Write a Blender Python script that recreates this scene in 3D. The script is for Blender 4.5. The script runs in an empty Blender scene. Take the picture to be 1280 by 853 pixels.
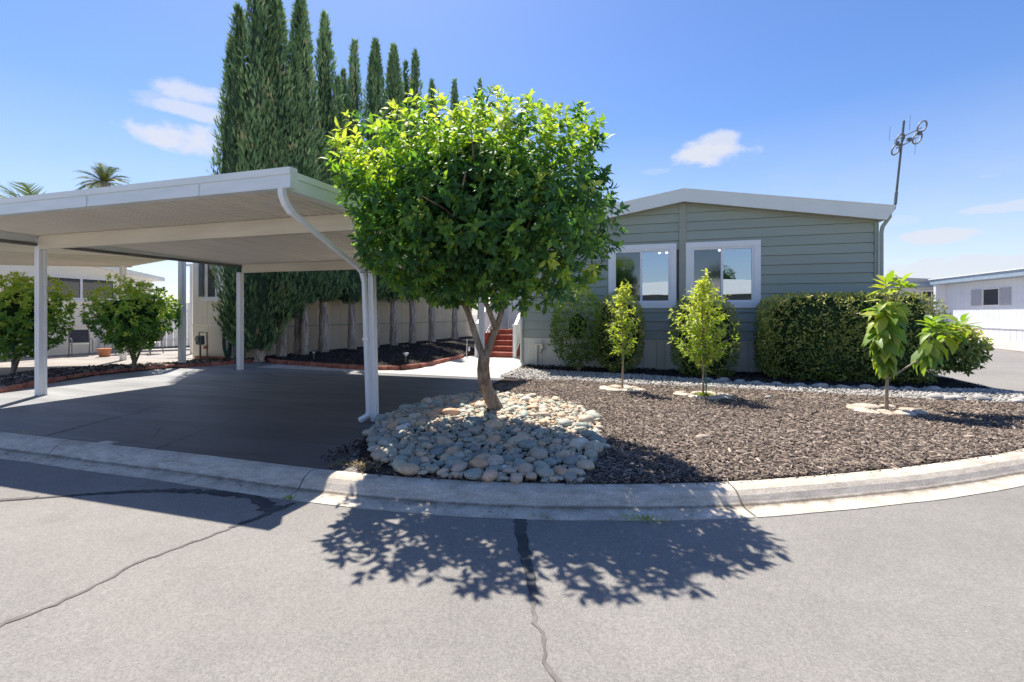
import bpy, bmesh, math, random
import numpy as np
from mathutils import Vector, Matrix

random.seed(7)
rng = np.random.default_rng(7)
R = math.radians
scene = bpy.context.scene
COL = scene.collection

# ------------------------------------------------------------------ camera
YAW = R(16.3)
cam_d = bpy.data.cameras.new("camera")
cam_d.lens = 16.0
cam_d.sensor_width = 36.0
cam_d.shift_y = -33.5 / 1280
cam_d.clip_start = 0.05
cam_d.clip_end = 2000
cam = bpy.data.objects.new("camera", cam_d)
COL.objects.link(cam)
cam.location = (0, 0, 1.45)
cam.rotation_euler = (R(90), 0, YAW)
scene.camera = cam

# ------------------------------------------------------------------ sky and sun
SUN = Vector((1.13, -1.44, -3.19)).normalized()          # direction the sunlight travels
elev = math.asin(-SUN.z)
azim = math.atan2(-SUN.x, -SUN.y)
world = bpy.data.worlds.new("World")
scene.world = world
world.use_nodes = True
wt = world.node_tree
wt.nodes.clear()


def W(t, **k):
    n = wt.nodes.new(t)
    for a, b in k.items():
        setattr(n, a, b)
    return n


def mth(op, a, b=None, c=None, tree=None, clamp=False):
    tree = tree or wt
    n = tree.nodes.new('ShaderNodeMath')
    n.operation = op
    n.use_clamp = clamp
    for i, v in enumerate((a, b, c)):
        if v is None:
            continue
        if hasattr(v, 'is_linked'):
            tree.links.new(v, n.inputs[i])
        else:
            n.inputs[i].default_value = v
    return n.outputs[0]


wo = W('ShaderNodeOutputWorld')
bg = W('ShaderNodeBackground')
bg.inputs[1].default_value = 0.092
sky = W('ShaderNodeTexSky', sky_type='NISHITA')
sky.sun_disc = False
sky.sun_elevation = elev
sky.sun_rotation = azim
sky.air_density = 1.0
sky.dust_density = 0.45
sky.ozone_density = 2.5
gm = W('ShaderNodeGamma')
gm.inputs[1].default_value = 1.0
hs = W('ShaderNodeHueSaturation')
hs.inputs['Hue'].default_value = 0.510
hs.inputs['Saturation'].default_value = 1.22
hs.inputs['Value'].default_value = 1.0
wt.links.new(sky.outputs[0], hs.inputs['Color'])
tc = W('ShaderNodeTexCoord')
fwd = Vector((-math.sin(YAW), math.cos(YAW), 0))
rgt = Vector((math.cos(YAW), math.sin(YAW), 0))


def sky_dir(px, py):
    return (rgt * ((px - 640) / 569) + fwd + Vector((0, 0, (393 - py) / 569))).normalized()


nz = W('ShaderNodeTexNoise')
nz.inputs['Scale'].default_value = 13.0
nz.inputs['Detail'].default_value = 7.0
nz.inputs['Roughness'].default_value = 0.6
mp = W('ShaderNodeMapping')
mp.inputs['Scale'].default_value = (1, 1, 1.7)
wt.links.new(tc.outputs['Generated'], mp.inputs[0])
wt.links.new(mp.outputs[0], nz.inputs['Vector'])
nfac = mth('SUBTRACT', nz.outputs['Fac'], 0.5)


def dotn(v):
    n = W('ShaderNodeVectorMath', operation='DOT_PRODUCT')
    wt.links.new(tc.outputs['Generated'], n.inputs[0])
    n.inputs[1].default_value = v
    return n.outputs['Value']


# fair-weather clouds: direction, half width, half height, density
CL = [(240, 115, 42, 12, .75), (250, 141, 50, 9, .75), (236, 175, 52, 17, .9), (192, 121, 22, 7, .35),
      (893, 192, 52, 13, .95), (902, 180, 26, 12, .8), (1262, 258, 55, 7, .7), (1172, 296, 45, 9, .9),
      (1120, 276, 24, 7, .5), (1245, 338, 150, 20, .85), (1160, 345, 120, 14, .6), (1238, 219, 12, 4, .35),
      (60, 345, 160, 22, .5), (820, 214, 20, 4, .3), (1500, 230, 90, 22, .8), (-240, 180, 120, 26, .8)]
cover = None
for (x, y, a, b, den) in CL:
    c = sky_dir(x, y)
    h = Vector((0, 0, 1)).cross(c).normalized() * -1
    u = c.cross(h).normalized()
    dc = mth('MAXIMUM', dotn(c), 0.02)
    hx = mth('DIVIDE', dotn(h), dc)
    uy = mth('DIVIDE', dotn(u), dc)
    s = c.dot(fwd)
    ex = mth('POWER', mth('ABSOLUTE', mth('MULTIPLY', hx, 1 / (a / 569 * s))), 2.0)
    ey = mth('POWER', mth('ABSOLUTE', mth('MULTIPLY', uy, 1 / (b / 569 * s))), 2.0)
    d = mth('ADD', mth('ADD', ex, ey), mth('MULTIPLY', nfac, 5.5))
    m = wt.nodes.new('ShaderNodeMapRange')
    m.interpolation_type = 'SMOOTHSTEP'
    m.inputs['From Min'].default_value = 1.75
    m.inputs['From Max'].default_value = 0.1
    m.inputs['To Max'].default_value = den
    wt.links.new(d, m.inputs['Value'])
    cover = m.outputs[0] if cover is None else mth('MAXIMUM', cover, m.outputs[0])
# thin veil near the horizon
zz = dotn((0, 0, 1))
veil = wt.nodes.new('ShaderNodeMapRange')
veil.inputs['From Min'].default_value = 0.36
veil.inputs['From Max'].default_value = 0.0
veil.inputs['To Max'].default_value = 0.62
wt.links.new(zz, veil.inputs['Value'])
cover = mth('MAXIMUM', cover, mth('MULTIPLY', veil.outputs[0], mth('ADD', nz.outputs['Fac'], 0.5)))
mixc = W('ShaderNodeMix', data_type='RGBA')
wt.links.new(cover, mixc.inputs['Factor'])
wt.links.new(hs.outputs[0], mixc.inputs['A'])
mixc.inputs['B'].default_value = (4.35, 4.5, 5.0, 1)
wt.links.new(mixc.outputs['Result'], bg.inputs[0])
wt.links.new(bg.outputs[0], wo.inputs[0])

sd = bpy.data.lights.new("sun", 'SUN')
sd.energy = 4.5
sd.angle = R(0.45)
sd.color = (1.0, 0.93, 0.83)
so = bpy.data.objects.new("sun", sd)
COL.objects.link(so)
so.rotation_euler = SUN.to_track_quat('-Z', 'Y').to_euler()
so.location = (-8, 10, 25)

scene.view_settings.view_transform = 'Standard'
scene.view_settings.look = 'None'
scene.view_settings.exposure = 0.98
scene.view_settings.gamma = 1.0
scene.cycles.max_bounces = 7
scene.cycles.transparent_max_bounces = 8


# ------------------------------------------------------------------ helpers
def tag(o, label=None, cat=None, group=None, kind=None):
    if label: o['label'] = label
    if cat: o['category'] = cat
    if group: o['group'] = group
    if kind: o['kind'] = kind
    return o


def empty(name, loc=(0, 0, 0), label=None, cat=None, group=None, kind=None):
    o = bpy.data.objects.new(name, None)
    o.location = loc
    o.empty_display_size = 0.1
    COL.objects.link(o)
    return tag(o, label, cat, group, kind)


def link(name, me, m=None, parent=None, world_coords=True):
    if m is not None and not me.materials:
        me.materials.append(m)
    o = bpy.data.objects.new(name, me)
    COL.objects.link(o)
    if parent is not None:
        o.parent = parent
        if world_coords:
            p, off = parent, Vector((0, 0, 0))
            while p is not None:
                off += p.location
                p = p.parent
            o.location = -off
    return o


class MB:
    """collects shapes for ONE mesh object, in world coordinates"""
    def __init__(s):
        s.v, s.f = [], []

    def add(s, vs, fs):
        n = len(s.v)
        s.v += [tuple(p) for p in vs]
        s.f += [tuple(i + n for i in f) for f in fs]
        return s

    def box(s, x0, x1, y0, y1, z0, z1):
        v = [(x0, y0, z0), (x1, y0, z0), (x1, y1, z0), (x0, y1, z0), (x0, y0, z1), (x1, y0, z1), (x1, y1, z1), (x0, y1, z1)]
        return s.add(v, [(0, 3, 2, 1), (4, 5, 6, 7), (0, 1, 5, 4), (1, 2, 6, 5), (2, 3, 7, 6), (3, 0, 4, 7)])

    def bar(s, p, q, w, h, up=(0, 0, 1)):
        p, q = Vector(p), Vector(q)
        d = (q - p).normalized()
        side = d.cross(Vector(up))
        if side.length < 1e-4: side = d.cross(Vector((1, 0, 0)))
        side.normalize()
        u = side.cross(d).normalized()
        a, b = side * w / 2, u * h / 2
        v = [p - a - b, p + a - b, p + a + b, p - a + b, q - a - b, q + a - b, q + a + b, q - a + b]
        return s.add(v, [(0, 3, 2, 1), (4, 5, 6, 7), (0, 1, 5, 4), (1, 2, 6, 5), (2, 3, 7, 6), (3, 0, 4, 7)])

    def tube(s, pts, r, n=8, caps=True):
        pts = [Vector(p) for p in pts]
        rs = r if isinstance(r, (list, tuple)) else [r] * len(pts)
        rings, vs, fs = [], [], []
        ref = Vector((0.13, 0.97, 0.2))
        for i, p in enumerate(pts):
            d = (pts[min(i + 1, len(pts) - 1)] - pts[max(i - 1, 0)]).normalized()
            a = d.cross(ref)
            if a.length < 1e-3: a = d.cross(Vector((1, 0, 0)))
            a.normalize()
            b = d.cross(a)
            for k in range(n):
                t = 2 * math.pi * k / n
                vs.append(p + (a * math.cos(t) + b * math.sin(t)) * rs[i])
        for i in range(len(pts) - 1):
            for k in range(n):
                fs.append((i * n + k, i * n + (k + 1) % n, (i + 1) * n + (k + 1) % n, (i + 1) * n + k))
        if caps:
            fs.append(tuple(range(n))[::-1])
            fs.append(tuple((len(pts) - 1) * n + k for k in range(n)))
        return s.add(vs, fs)

    def prism(s, poly, z0, z1):
        n = len(poly)
        v = [(x, y, z0) for x, y in poly] + [(x, y, z1) for x, y in poly]
        f = [tuple(range(n))[::-1], tuple(range(n, 2 * n))] + [(i, (i + 1) % n, n + (i + 1) % n, n + i) for i in range(n)]
        return s.add(v, f)

    def extr(s, poly, a, b):
        """polygon of 3-D points extruded by vector b-a"""
        n = len(poly)
        d = Vector(b) - Vector(a)
        v = [Vector(p) for p in poly] + [Vector(p) + d for p in poly]
        f = [tuple(range(n))[::-1], tuple(range(n, 2 * n))] + [(i, (i + 1) % n, n + (i + 1) % n, n + i) for i in range(n)]
        return s.add(v, f)

    def build(s, name, m, parent=None, smooth=False, bevel=0):
        me = bpy.data.meshes.new(name)
        me.from_pydata(s.v, [], s.f)
        bm = bmesh.new()
        bm.from_mesh(me)
        bmesh.ops.recalc_face_normals(bm, faces=bm.faces)
        bm.to_mesh(me)
        bm.free()
        if smooth:
            me.polygons.foreach_set('use_smooth', [True] * len(me.polygons))
        o = link(name, me, m, parent)
        if bevel:
            b = o.modifiers.new('bevel', 'BEVEL')
            b.width = bevel
            b.segments = 2
            b.limit_method = 'ANGLE'
        return o


def np_mesh(name, verts, loops, sizes, tint=None, smooth=False):
    me = bpy.data.meshes.new(name)
    nv, nl, nf = len(verts), len(loops), len(sizes)
    me.vertices.add(nv)
    me.vertices.foreach_set('co', np.asarray(verts, np.float32).ravel())
    me.loops.add(nl)
    me.loops.foreach_set('vertex_index', np.asarray(loops, np.int32))
    me.polygons.add(nf)
    st = np.concatenate([[0], np.cumsum(sizes)[:-1]]).astype(np.int32)
    me.polygons.foreach_set('loop_start', st)
    me.update(calc_edges=True)
    if smooth:
        me.polygons.foreach_set('use_smooth', np.ones(nf, bool))
    if tint is not None:
        a = me.attributes.new('tint', 'FLOAT', 'FACE')
        a.data.foreach_set('value', np.asarray(tint, np.float32))
    return me


def scatter(name, tv, tf, pos, rot, scl, tint=None, smooth=False):
    """tv (n,3), tf faces; pos (N,3), rot (N,3,3), scl (N,3)"""
    tv = np.asarray(tv, float)
    N, n = len(pos), len(tv)
    loc = tv[None] * scl[:, None, :]
    v = np.einsum('nij,nkj->nki', rot, loc) + pos[:, None, :]
    fl = np.concatenate([np.array(f) for f in tf])
    fs = np.array([len(f) for f in tf])
    loops = (fl[None] + (np.arange(N) * n)[:, None]).ravel()
    sizes = np.tile(fs, N)
    t = None if tint is None else np.repeat(tint, len(tf))
    return np_mesh(name, v.reshape(-1, 3), loops, sizes, t, smooth)


def nrm(a):
    return a / np.maximum(np.linalg.norm(a, axis=-1, keepdims=True), 1e-9)


def frames(d, up):
    """rotation matrices with y along d and z close to up"""
    y = nrm(d)
    x = nrm(np.cross(y, up))
    z = np.cross(x, y)
    return np.stack([x, y, z], axis=-1)


LEAF_V = [(0, 0, 0), (-.36, .28, .07), (-.40, .60, .07), (0, 1, -.10), (.40, .60, .07), (.36, .28, .07), (0, .3, 0), (0, .64, 0)]
LEAF_F = [(0, 6, 1), (0, 5, 6), (6, 7, 2, 1), (6, 5, 4, 7), (7, 3, 2), (7, 4, 3)]
SMALL_V = [(0, 0, 0), (-.38, .5, .10), (0, 1, -.05), (.38, .5, .10), ]
SMALL_F = [(0, 2, 1), (0, 3, 2)]
TUFT_V, TUFT_F = [], []
for (ax, ln, w, zz_) in [(0, 1, .085, 0), (-.17, .74, .075, .05), (.18, .78, .075, -.05), (-.06, .62, .08, .12), (.07, .66, .07, -.12)]:
    k = len(TUFT_V)
    TUFT_V += [(0, 0, 0), (ax * .5 - w, ln * .5, zz_ * .5), (ax, ln, zz_), (ax * .5 + w, ln * .5, zz_ * .5 + .03)]
    TUFT_F += [(k, k + 1, k + 2, k + 3)]


def inside(poly, x, y):
    c = np.zeros(len(x), bool)
    n = len(poly)
    for i in range(n):
        x0, y0 = poly[i]
        x1, y1 = poly[(i + 1) % n]
        m = ((y0 > y) != (y1 > y)) & (x < (x1 - x0) * (y - y0) / ((y1 - y0) or 1e-9) + x0)
        c ^= m
    return c


def in_poly_points(poly, n):
    P = np.array(poly)
    lo, hi = P.min(0), P.max(0)
    out = []
    tot = 0
    while tot < n:
        q = rng.uniform(lo, hi, (n * 2, 2))
        q = q[inside(poly, q[:, 0], q[:, 1])]
        out.append(q)
        tot += len(q)
    return np.concatenate(out)[:n]


# ------------------------------------------------------------------ materials
def newmat(name):
    m = bpy.data.materials.new(name)
    m.use_nodes = True
    t = m.node_tree
    b = t.nodes['Principled BSDF']
    return m, t, b


def ramp(t, fac, stops):
    r = t.nodes.new('ShaderNodeValToRGB')
    el = r.color_ramp.elements
    while len(el) < len(stops): el.new(0.5)
    for e, (p, c) in zip(el, stops):
        e.position = p
        e.color = (*c, 1)
    t.links.new(fac, r.inputs[0])
    return r.outputs[0]


def noise(t, scale, detail=4, rough=.55, coord=None, stretch=None, dist=0):
    n = t.nodes.new('ShaderNodeTexNoise')
    n.inputs['Scale'].default_value = scale
    n.inputs['Detail'].default_value = detail
    n.inputs['Roughness'].default_value = rough
    n.inputs['Distortion'].default_value = dist
    if coord is None:
        g = t.nodes.new('ShaderNodeNewGeometry')
        coord = g.outputs['Position']
    if stretch:
        m = t.nodes.new('ShaderNodeMapping')
        m.inputs['Scale'].default_value = stretch
        t.links.new(coord, m.inputs[0])
        coord = m.outputs[0]
    t.links.new(coord, n.inputs['Vector'])
    return n.outputs['Fac']


def mixf(t, fac, a, b, blend='MIX'):
    m = t.nodes.new('ShaderNodeMix')
    m.data_type = 'RGBA'
    m.blend_type = blend
    for k, v in (('Factor', fac), ('A', a), ('B', b)):
        if hasattr(v, 'is_linked'): t.links.new(v, m.inputs[k])
        elif k == 'Factor': m.inputs[k].default_value = v
        else: m.inputs[k].default_value = (*v, 1)
    return m.outputs['Result']


def bump(t, b, h, strength=.3, dist=.01):
    n = t.nodes.new('ShaderNodeBump')
    n.inputs['Strength'].default_value = strength
    n.inputs['Distance'].default_value = dist
    t.links.new(h, n.inputs['Height'])
    t.links.new(n.outputs[0], b.inputs['Normal'])


def surf(name, c1, c2, scale=3, rough=.7, bs=60, bstr=.2, bd=.004, spec=.4, fine=None, stretch=None, lo=.35, hi=.65, objvar=0):
    m, t, b = newmat(name)
    col = ramp(t, noise(t, scale, stretch=stretch), [(lo, c1), (hi, c2)])
    if fine:
        f = ramp(t, noise(t, fine, 3, .7), [(.3, (.72, .72, .72)), (.7, (1.25, 1.25, 1.25))])
        col = mixf(t, 1.0, col, f, 'MULTIPLY')
    if objvar:
        oi = t.nodes.new('ShaderNodeObjectInfo')
        v = ramp(t, oi.outputs['Random'], [(0, (1 - objvar,) * 3), (1, (1 + objvar,) * 3)])
        col = mixf(t, 1.0, col, v, 'MULTIPLY')
    t.links.new(col, b.inputs['Base Color'])
    b.inputs['Roughness'].default_value = rough
    b.inputs['Specular IOR Level'].default_value = spec
    if bs: bump(t, b, noise(t, bs, 4, .65), bstr, bd)
    return m


def leafmat(name, stops, trans=.4, rough=.45, tcol=(1.2, 1.5, .5), spec=.4, var=0):
    m, t, b = newmat(name)
    a = t.nodes.new('ShaderNodeAttribute')
    a.attribute_name = 'tint'
    f = a.outputs['Fac']
    col = ramp(t, f, stops)
    if var:
        col = mixf(t, 1.0, col, ramp(t, noise(t, var, 3), [(.35, (.7, .75, .7)), (.65, (1.25, 1.2, 1.2))]), 'MULTIPLY')
    t.links.new(col, b.inputs['Base Color'])
    b.inputs['Roughness'].default_value = rough
    b.inputs['Specular IOR Level'].default_value = spec
    tr = t.nodes.new('ShaderNodeBsdfTranslucent')
    t.links.new(mixf(t, 1.0, col, tcol, 'MULTIPLY'), tr.inputs[0])
    mx = t.nodes.new('ShaderNodeMixShader')
    mx.inputs[0].default_value = trans
    t.links.new(b.outputs[0], mx.inputs[1])
    t.links.new(tr.outputs[0], mx.inputs[2])
    t.links.new(mx.outputs[0], t.nodes['Material Output'].inputs['Surface'])
    return m


M = {}
M['road'] = None


def road_mat():
    m, t, b = newmat('road_asphalt')
    big = ramp(t, noise(t, .35, 5, .6), [(.3, (.208, .197, .182)), (.7, (.248, .236, .219))])
    mid = ramp(t, noise(t, 3.0, 6, .7), [(.3, (.94, .94, .94)), (.7, (1.05, 1.05, 1.05))])
    fine = ramp(t, noise(t, 95, 3, .8), [(.25, (.62, .62, .63)), (.5, (1, 1, 1)), (.72, (1.35, 1.34, 1.32))])
    v = t.nodes.new('ShaderNodeTexVoronoi')
    v.inputs['Scale'].default_value = 15
    g = t.nodes.new('ShaderNodeNewGeometry')
    t.links.new(g.outputs['Position'], v.inputs['Vector'])
    fleck = ramp(t, v.outputs['Distance'], [(.05, (1.7, 1.65, 1.55)), (.09, (1, 1, 1))])
    # only some cells show a pale stone
    sel = ramp(t, v.outputs['Color'], [(.82, (0, 0, 0)), (.84, (1, 1, 1))])
    wear = ramp(t, noise(t, .8, 3, .5, stretch=(.5, 1.6, 1), dist=.8), [(.30, (.94, .94, .945)), (.48, (1, 1, 1)), (.72, (1.05, 1.045, 1.035))])
    stain = ramp(t, noise(t, 1.9, 2, .4), [(.70, (1, 1, 1)), (.78, (.88, .87, .87))])
    coarse = ramp(t, noise(t, 38, 2, .6), [(.3, (.94, .94, .94)), (.7, (1.05, 1.05, 1.05))])
    big = mixf(t, 1, mixf(t, 1, big, wear, 'MULTIPLY'), mixf(t, 1, stain, coarse, 'MULTIPLY'), 'MULTIPLY')
    c = mixf(t, 1, mixf(t, 1, big, mid, 'MULTIPLY'), fine, 'MULTIPLY')
    c = mixf(t, sel, c, mixf(t, 1, c, fleck, 'MULTIPLY'))
    t.links.new(c, b.inputs['Base Color'])
    b.inputs['Roughness'].default_value = .85
    b.inputs['Specular IOR Level'].default_value = .3
    bump(t, b, noise(t, 110, 4, .8), .40, .005)
    return m


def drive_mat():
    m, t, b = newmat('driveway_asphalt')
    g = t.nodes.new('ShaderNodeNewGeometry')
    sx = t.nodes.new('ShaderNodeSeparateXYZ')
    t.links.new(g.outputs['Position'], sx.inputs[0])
    # paler at the far (left) side, darker towards the rock bed
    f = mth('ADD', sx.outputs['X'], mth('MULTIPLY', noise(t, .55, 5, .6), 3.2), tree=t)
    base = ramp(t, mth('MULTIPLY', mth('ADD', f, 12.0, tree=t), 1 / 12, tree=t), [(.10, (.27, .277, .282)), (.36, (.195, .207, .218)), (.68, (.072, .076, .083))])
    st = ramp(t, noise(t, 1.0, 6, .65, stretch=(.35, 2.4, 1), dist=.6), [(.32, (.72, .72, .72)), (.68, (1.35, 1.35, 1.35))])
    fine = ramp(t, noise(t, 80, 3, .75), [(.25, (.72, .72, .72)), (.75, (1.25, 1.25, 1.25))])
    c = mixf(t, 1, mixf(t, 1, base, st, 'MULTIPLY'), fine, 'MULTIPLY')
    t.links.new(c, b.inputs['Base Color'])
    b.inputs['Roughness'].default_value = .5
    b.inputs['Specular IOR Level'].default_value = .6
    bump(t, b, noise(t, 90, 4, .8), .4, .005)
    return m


def curb_mat():
    m, t, b = newmat('curb_concrete')
    c = ramp(t, noise(t, 1.2, 5, .6), [(.3, (.56, .495, .40)), (.7, (.70, .625, .52))])
    fine = ramp(t, noise(t, 70, 4, .8), [(.28, (.6, .6, .6)), (.5, (1, 1, 1)), (.75, (1.2, 1.2, 1.2))])
    st = ramp(t, noise(t, 5, 6, .7, stretch=(1, 1, 5)), [(.35, (.72, .71, .70)), (.6, (1.05, 1.05, 1.05))])
    c = mixf(t, 1, mixf(t, 1, c, st, 'MULTIPLY'), fine, 'MULTIPLY')
    g = t.nodes.new('ShaderNodeNewGeometry')
    sx = t.nodes.new('ShaderNodeSeparateXYZ')
    t.links.new(g.outputs['Position'], sx.inputs[0])
    # grime that settled along the foot of the roll
    dz = mth('ABSOLUTE', mth('SUBTRACT', sx.outputs['Z'], -.092, tree=t), tree=t)
    gr = ramp(t, mth('ADD', mth('MULTIPLY', dz, 22, tree=t), mth('MULTIPLY', noise(t, 9, 4, .7), .5, tree=t), tree=t), [(.28, (.42, .40, .38)), (.55, (1, 1, 1))])
    c = mixf(t, 1, c, gr, 'MULTIPLY')
    t.links.new(c, b.inputs['Base Color'])
    b.inputs['Roughness'].default_value = .88
    b.inputs['Specular IOR Level'].default_value = .25
    bump(t, b, noise(t, 60, 5, .8), .5, .006)
    return m


def tintmat(name, stops, rough=.8, spec=.3, fine=None, obj=False, bs=None):
    m, t, b = newmat(name)
    if obj:
        oi = t.nodes.new('ShaderNodeObjectInfo')
        f = oi.outputs['Random']
    else:
        a = t.nodes.new('ShaderNodeAttribute')
        a.attribute_name = 'tint'
        f = a.outputs['Fac']
    c = ramp(t, f, stops)
    if fine:
        c = mixf(t, 1, c, ramp(t, noise(t, fine, 4, .7), [(.3, (.75, .75, .75)), (.7, (1.2, 1.2, 1.2))]), 'MULTIPLY')
    t.links.new(c, b.inputs['Base Color'])
    b.inputs['Roughness'].default_value = rough
    b.inputs['Specular IOR Level'].default_value = spec
    if bs: bump(t, b, noise(t, bs, 4, .7), .4, .004)
    return m


M['road'] = road_mat()
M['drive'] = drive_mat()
M['curb'] = curb_mat()
M['walk'] = surf('walk_concrete', (.42, .41, .39), (.52, .51, .49), 1.5, .85, 60, .3, .004, .25, fine=50)
M['soil'] = surf('dark_soil', (.035, .028, .024), (.08, .065, .055), 6, .95, 40, .8, .02, .1, fine=30)
M['earth'] = surf('pale_earth', (.22, .2, .18), (.3, .28, .26), .5, .9, 20, .3, .01, .1)
CHIP = [(0, (.05, .04, .034)), (.35, (.145, .112, .09)), (.7, (.27, .215, .175)), (1, (.46, .38, .31))]
M['chips'] = tintmat('weathered_mulch', CHIP, .85, .25, fine=60)
M['darkchips'] = tintmat('dark_mulch', [(0, (.018, .016, .016)), (.6, (.05, .042, .040)), (1, (.13, .105, .09))], .85, .25, fine=60)
ROCK = [(0.000, (0.238, 0.264, 0.240)), (0.160, (0.378, 0.409, 0.348)), (0.300, (0.532, 0.488, 0.348)), (0.420, (0.280, 0.304, 0.282)), (0.540, (0.658, 0.528, 0.360)), (0.640, (0.644, 0.396, 0.240)),
        (0.760, (0.504, 0.488, 0.396)), (0.860, (0.728, 0.502, 0.348)), (0.930, (0.364, 0.383, 0.336)), (0.970, (0.784, 0.660, 0.504)), (1.000, (0.850, 0.850, 0.850))]
M['rock'] = tintmat('river_rock', ROCK, .6, .35, fine=22, obj=True, bs=45)
M['pebble'] = tintmat('river_pebble', ROCK, .6, .35, fine=22, bs=45)
M['gravel'] = tintmat('pale_gravel', [(0, (.16, .155, .15)), (.5, (.36, .34, .31)), (1, (.58, .55, .50))], .75, .3, fine=40)
M['stripgravel'] = tintmat('strip_bark', [(0, (.02, .018, .018)), (.5, (.10, .08, .07)), (1, (.42, .34, .29))], .85, .25, fine=40)
M['flag'] = surf('flagstone', (.46, .36, .27), (.62, .54, .44), 5, .8, 30, .5, .01, .3, fine=20, objvar=.15)
M['terracotta_edge'] = surf('terracotta_edging', (.30, .105, .075), (.46, .20, .15), 6, .85, 50, .4, .006, .25, fine=30, objvar=.14)
M['white'] = surf('white_paint', (.78, .79, .80), (.84, .84, .84), 4, .45, None, spec=.4)
M['post'] = surf('painted_post', (.76, .77, .78), (.84, .84, .83), 3, .4, 8, .05, .003, .5, stretch=(3, 3, .5))
M['fascia'] = surf('pale_fascia', (.73, .775, .755), (.81, .84, .82), 2, .4, 5, .05, .003, .5, stretch=(.6, .6, 4))
M['cream'] = surf('cream_beam', (.72, .66, .53), (.80, .74, .62), 2.2, .5, 7, .06, .003, .4, stretch=(.5, .5, 3))
M['pan'] = surf('roof_pan', (.80, .74, .64), (.86, .80, .71), 1.4, .5, 4, .08, .004, .4, stretch=(2, .4, 1), objvar=.03)
M['channel'] = surf('dark_channel', (.10, .10, .095), (.16, .155, .145), 3, .6, None)
M['siding'] = None


def siding_mat(name, c1, c2, wear=.06, objvar=.03):
    m, t, b = newmat(name)
    c = ramp(t, noise(t, 1.3, 5, .6, stretch=(.5, .5, 2)), [(.3, c1), (.7, c2)])
    grain = noise(t, 6, 5, .7, stretch=(1, 1, 22))
    c = mixf(t, 1, c, ramp(t, grain, [(.3, (1 - wear,) * 3), (.7, (1 + wear,) * 3)]), 'MULTIPLY')
    oi = t.nodes.new('ShaderNodeObjectInfo')
    c = mixf(t, 1, c, ramp(t, oi.outputs['Random'], [(0, (1 - objvar,) * 3), (1, (1 + objvar,) * 3)]), 'MULTIPLY')
    t.links.new(c, b.inputs['Base Color'])
    b.inputs['Roughness'].default_value = .62
    b.inputs['Specular IOR Level'].default_value = .3
    bump(t, b, grain, .12, .004)
    return m


M['siding'] = siding_mat('green_grey_siding', (.33, .375, .325), (.37, .415, .36))
M['skirt'] = siding_mat('pale_skirting', (.60, .62, .56), (.68, .69, .63), .05, .08)
M['batten'] = siding_mat('batten', (.34, .36, .30), (.38, .40, .34))
M['hfascia'] = surf('house_fascia', (.76, .80, .76), (.80, .83, .80), 2, .5, 5, .05, .003, .4)
M['shingle'] = surf('roof_sheet', (.42, .42, .40), (.5, .5, .48), 4, .8, 40, .3, .005, .2)
M['trim'] = surf('window_trim', (.86, .87, .89), (.90, .90, .90), 3, .45, None, spec=.4)
M['tan'] = siding_mat('tan_siding', (.66, .54, .38), (.74, .62, .46), .05, .04)
M['beige'] = siding_mat('beige_siding', (.72, .67, .57), (.80, .75, .65), .03, .02)
M['offwhite'] = siding_mat('offwhite_siding', (.82, .79, .72), (.88, .85, .78), .03, .02)
M['bluewhite'] = siding_mat('bluewhite_siding', (.66, .70, .74), (.74, .77, .80), .02, .02)
M['greyblue'] = surf('greyblue_trim', (.26, .34, .42), (.32, .40, .48), 4, .6, None)
M['shutter'] = surf('dark_shutter', (.10, .12, .13), (.14, .16, .17), 6, .6, None)
M['shuttergrey'] = surf('grey_shutter', (.38, .40, .43), (.44, .46, .49), 6, .6, None)
M['red'] = surf('red_step_paint', (.30, .07, .045), (.40, .11, .07), 5, .55, 40, .2, .003, .35, fine=20)
M['black'] = surf('black_iron', (.015, .016, .018), (.03, .03, .034), 20, .5, None)
M['metal'] = surf('grey_metal', (.16, .17, .18), (.24, .25, .26), 12, .45, None)
M['galv'] = surf('galvanised', (.10, .12, .135), (.16, .18, .19), 10, .5, None)
M['meter'] = surf('meter_blue', (.07, .10, .13), (.12, .15, .18), 12, .5, None)
M['hose'] = surf('green_hose', (.02, .07, .06), (.04, .11, .09), 12, .45, None)
M['terracotta'] = surf('terracotta_pot', (.42, .16, .08), (.52, .22, .12), 8, .8, None)
M['sling'] = surf('chair_sling', (.03, .035, .05), (.06, .065, .08), 40, .8, None)
M['bark'] = surf('grey_bark', (.17, .13, .10), (.42, .35, .28), 11, .9, 28, 1.0, .03, .2, fine=35, stretch=(1, 1, .35))
M['cybark'] = surf('cypress_bark', (.28, .21, .17), (.66, .58, .50), 5, .9, 20, .9, .03, .1, fine=14, stretch=(3, 3, .4))
M['twig'] = surf('pale_twig', (.28, .22, .15), (.42, .34, .24), 12, .8, 50, .5, .006, .2)
M['crack'] = surf('crack_filler', (.035, .035, .037), (.075, .072, .07), 9, .8, 60, .4, .004, .2)
M['seal'] = surf('patch_seal', (.055, .055, .058), (.09, .09, .09), 4, .8, 60, .4, .004, .2)
M['oldcrack'] = surf('dusty_crack', (.12, .11, .10), (.19, .178, .165), 9, .85, 60, .4, .004, .2)
M['litter'] = tintmat('plant_litter', [(0, (.12, .07, .05)), (.5, (.22, .18, .08)), (1, (.35, .30, .22))], .9)

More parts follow.
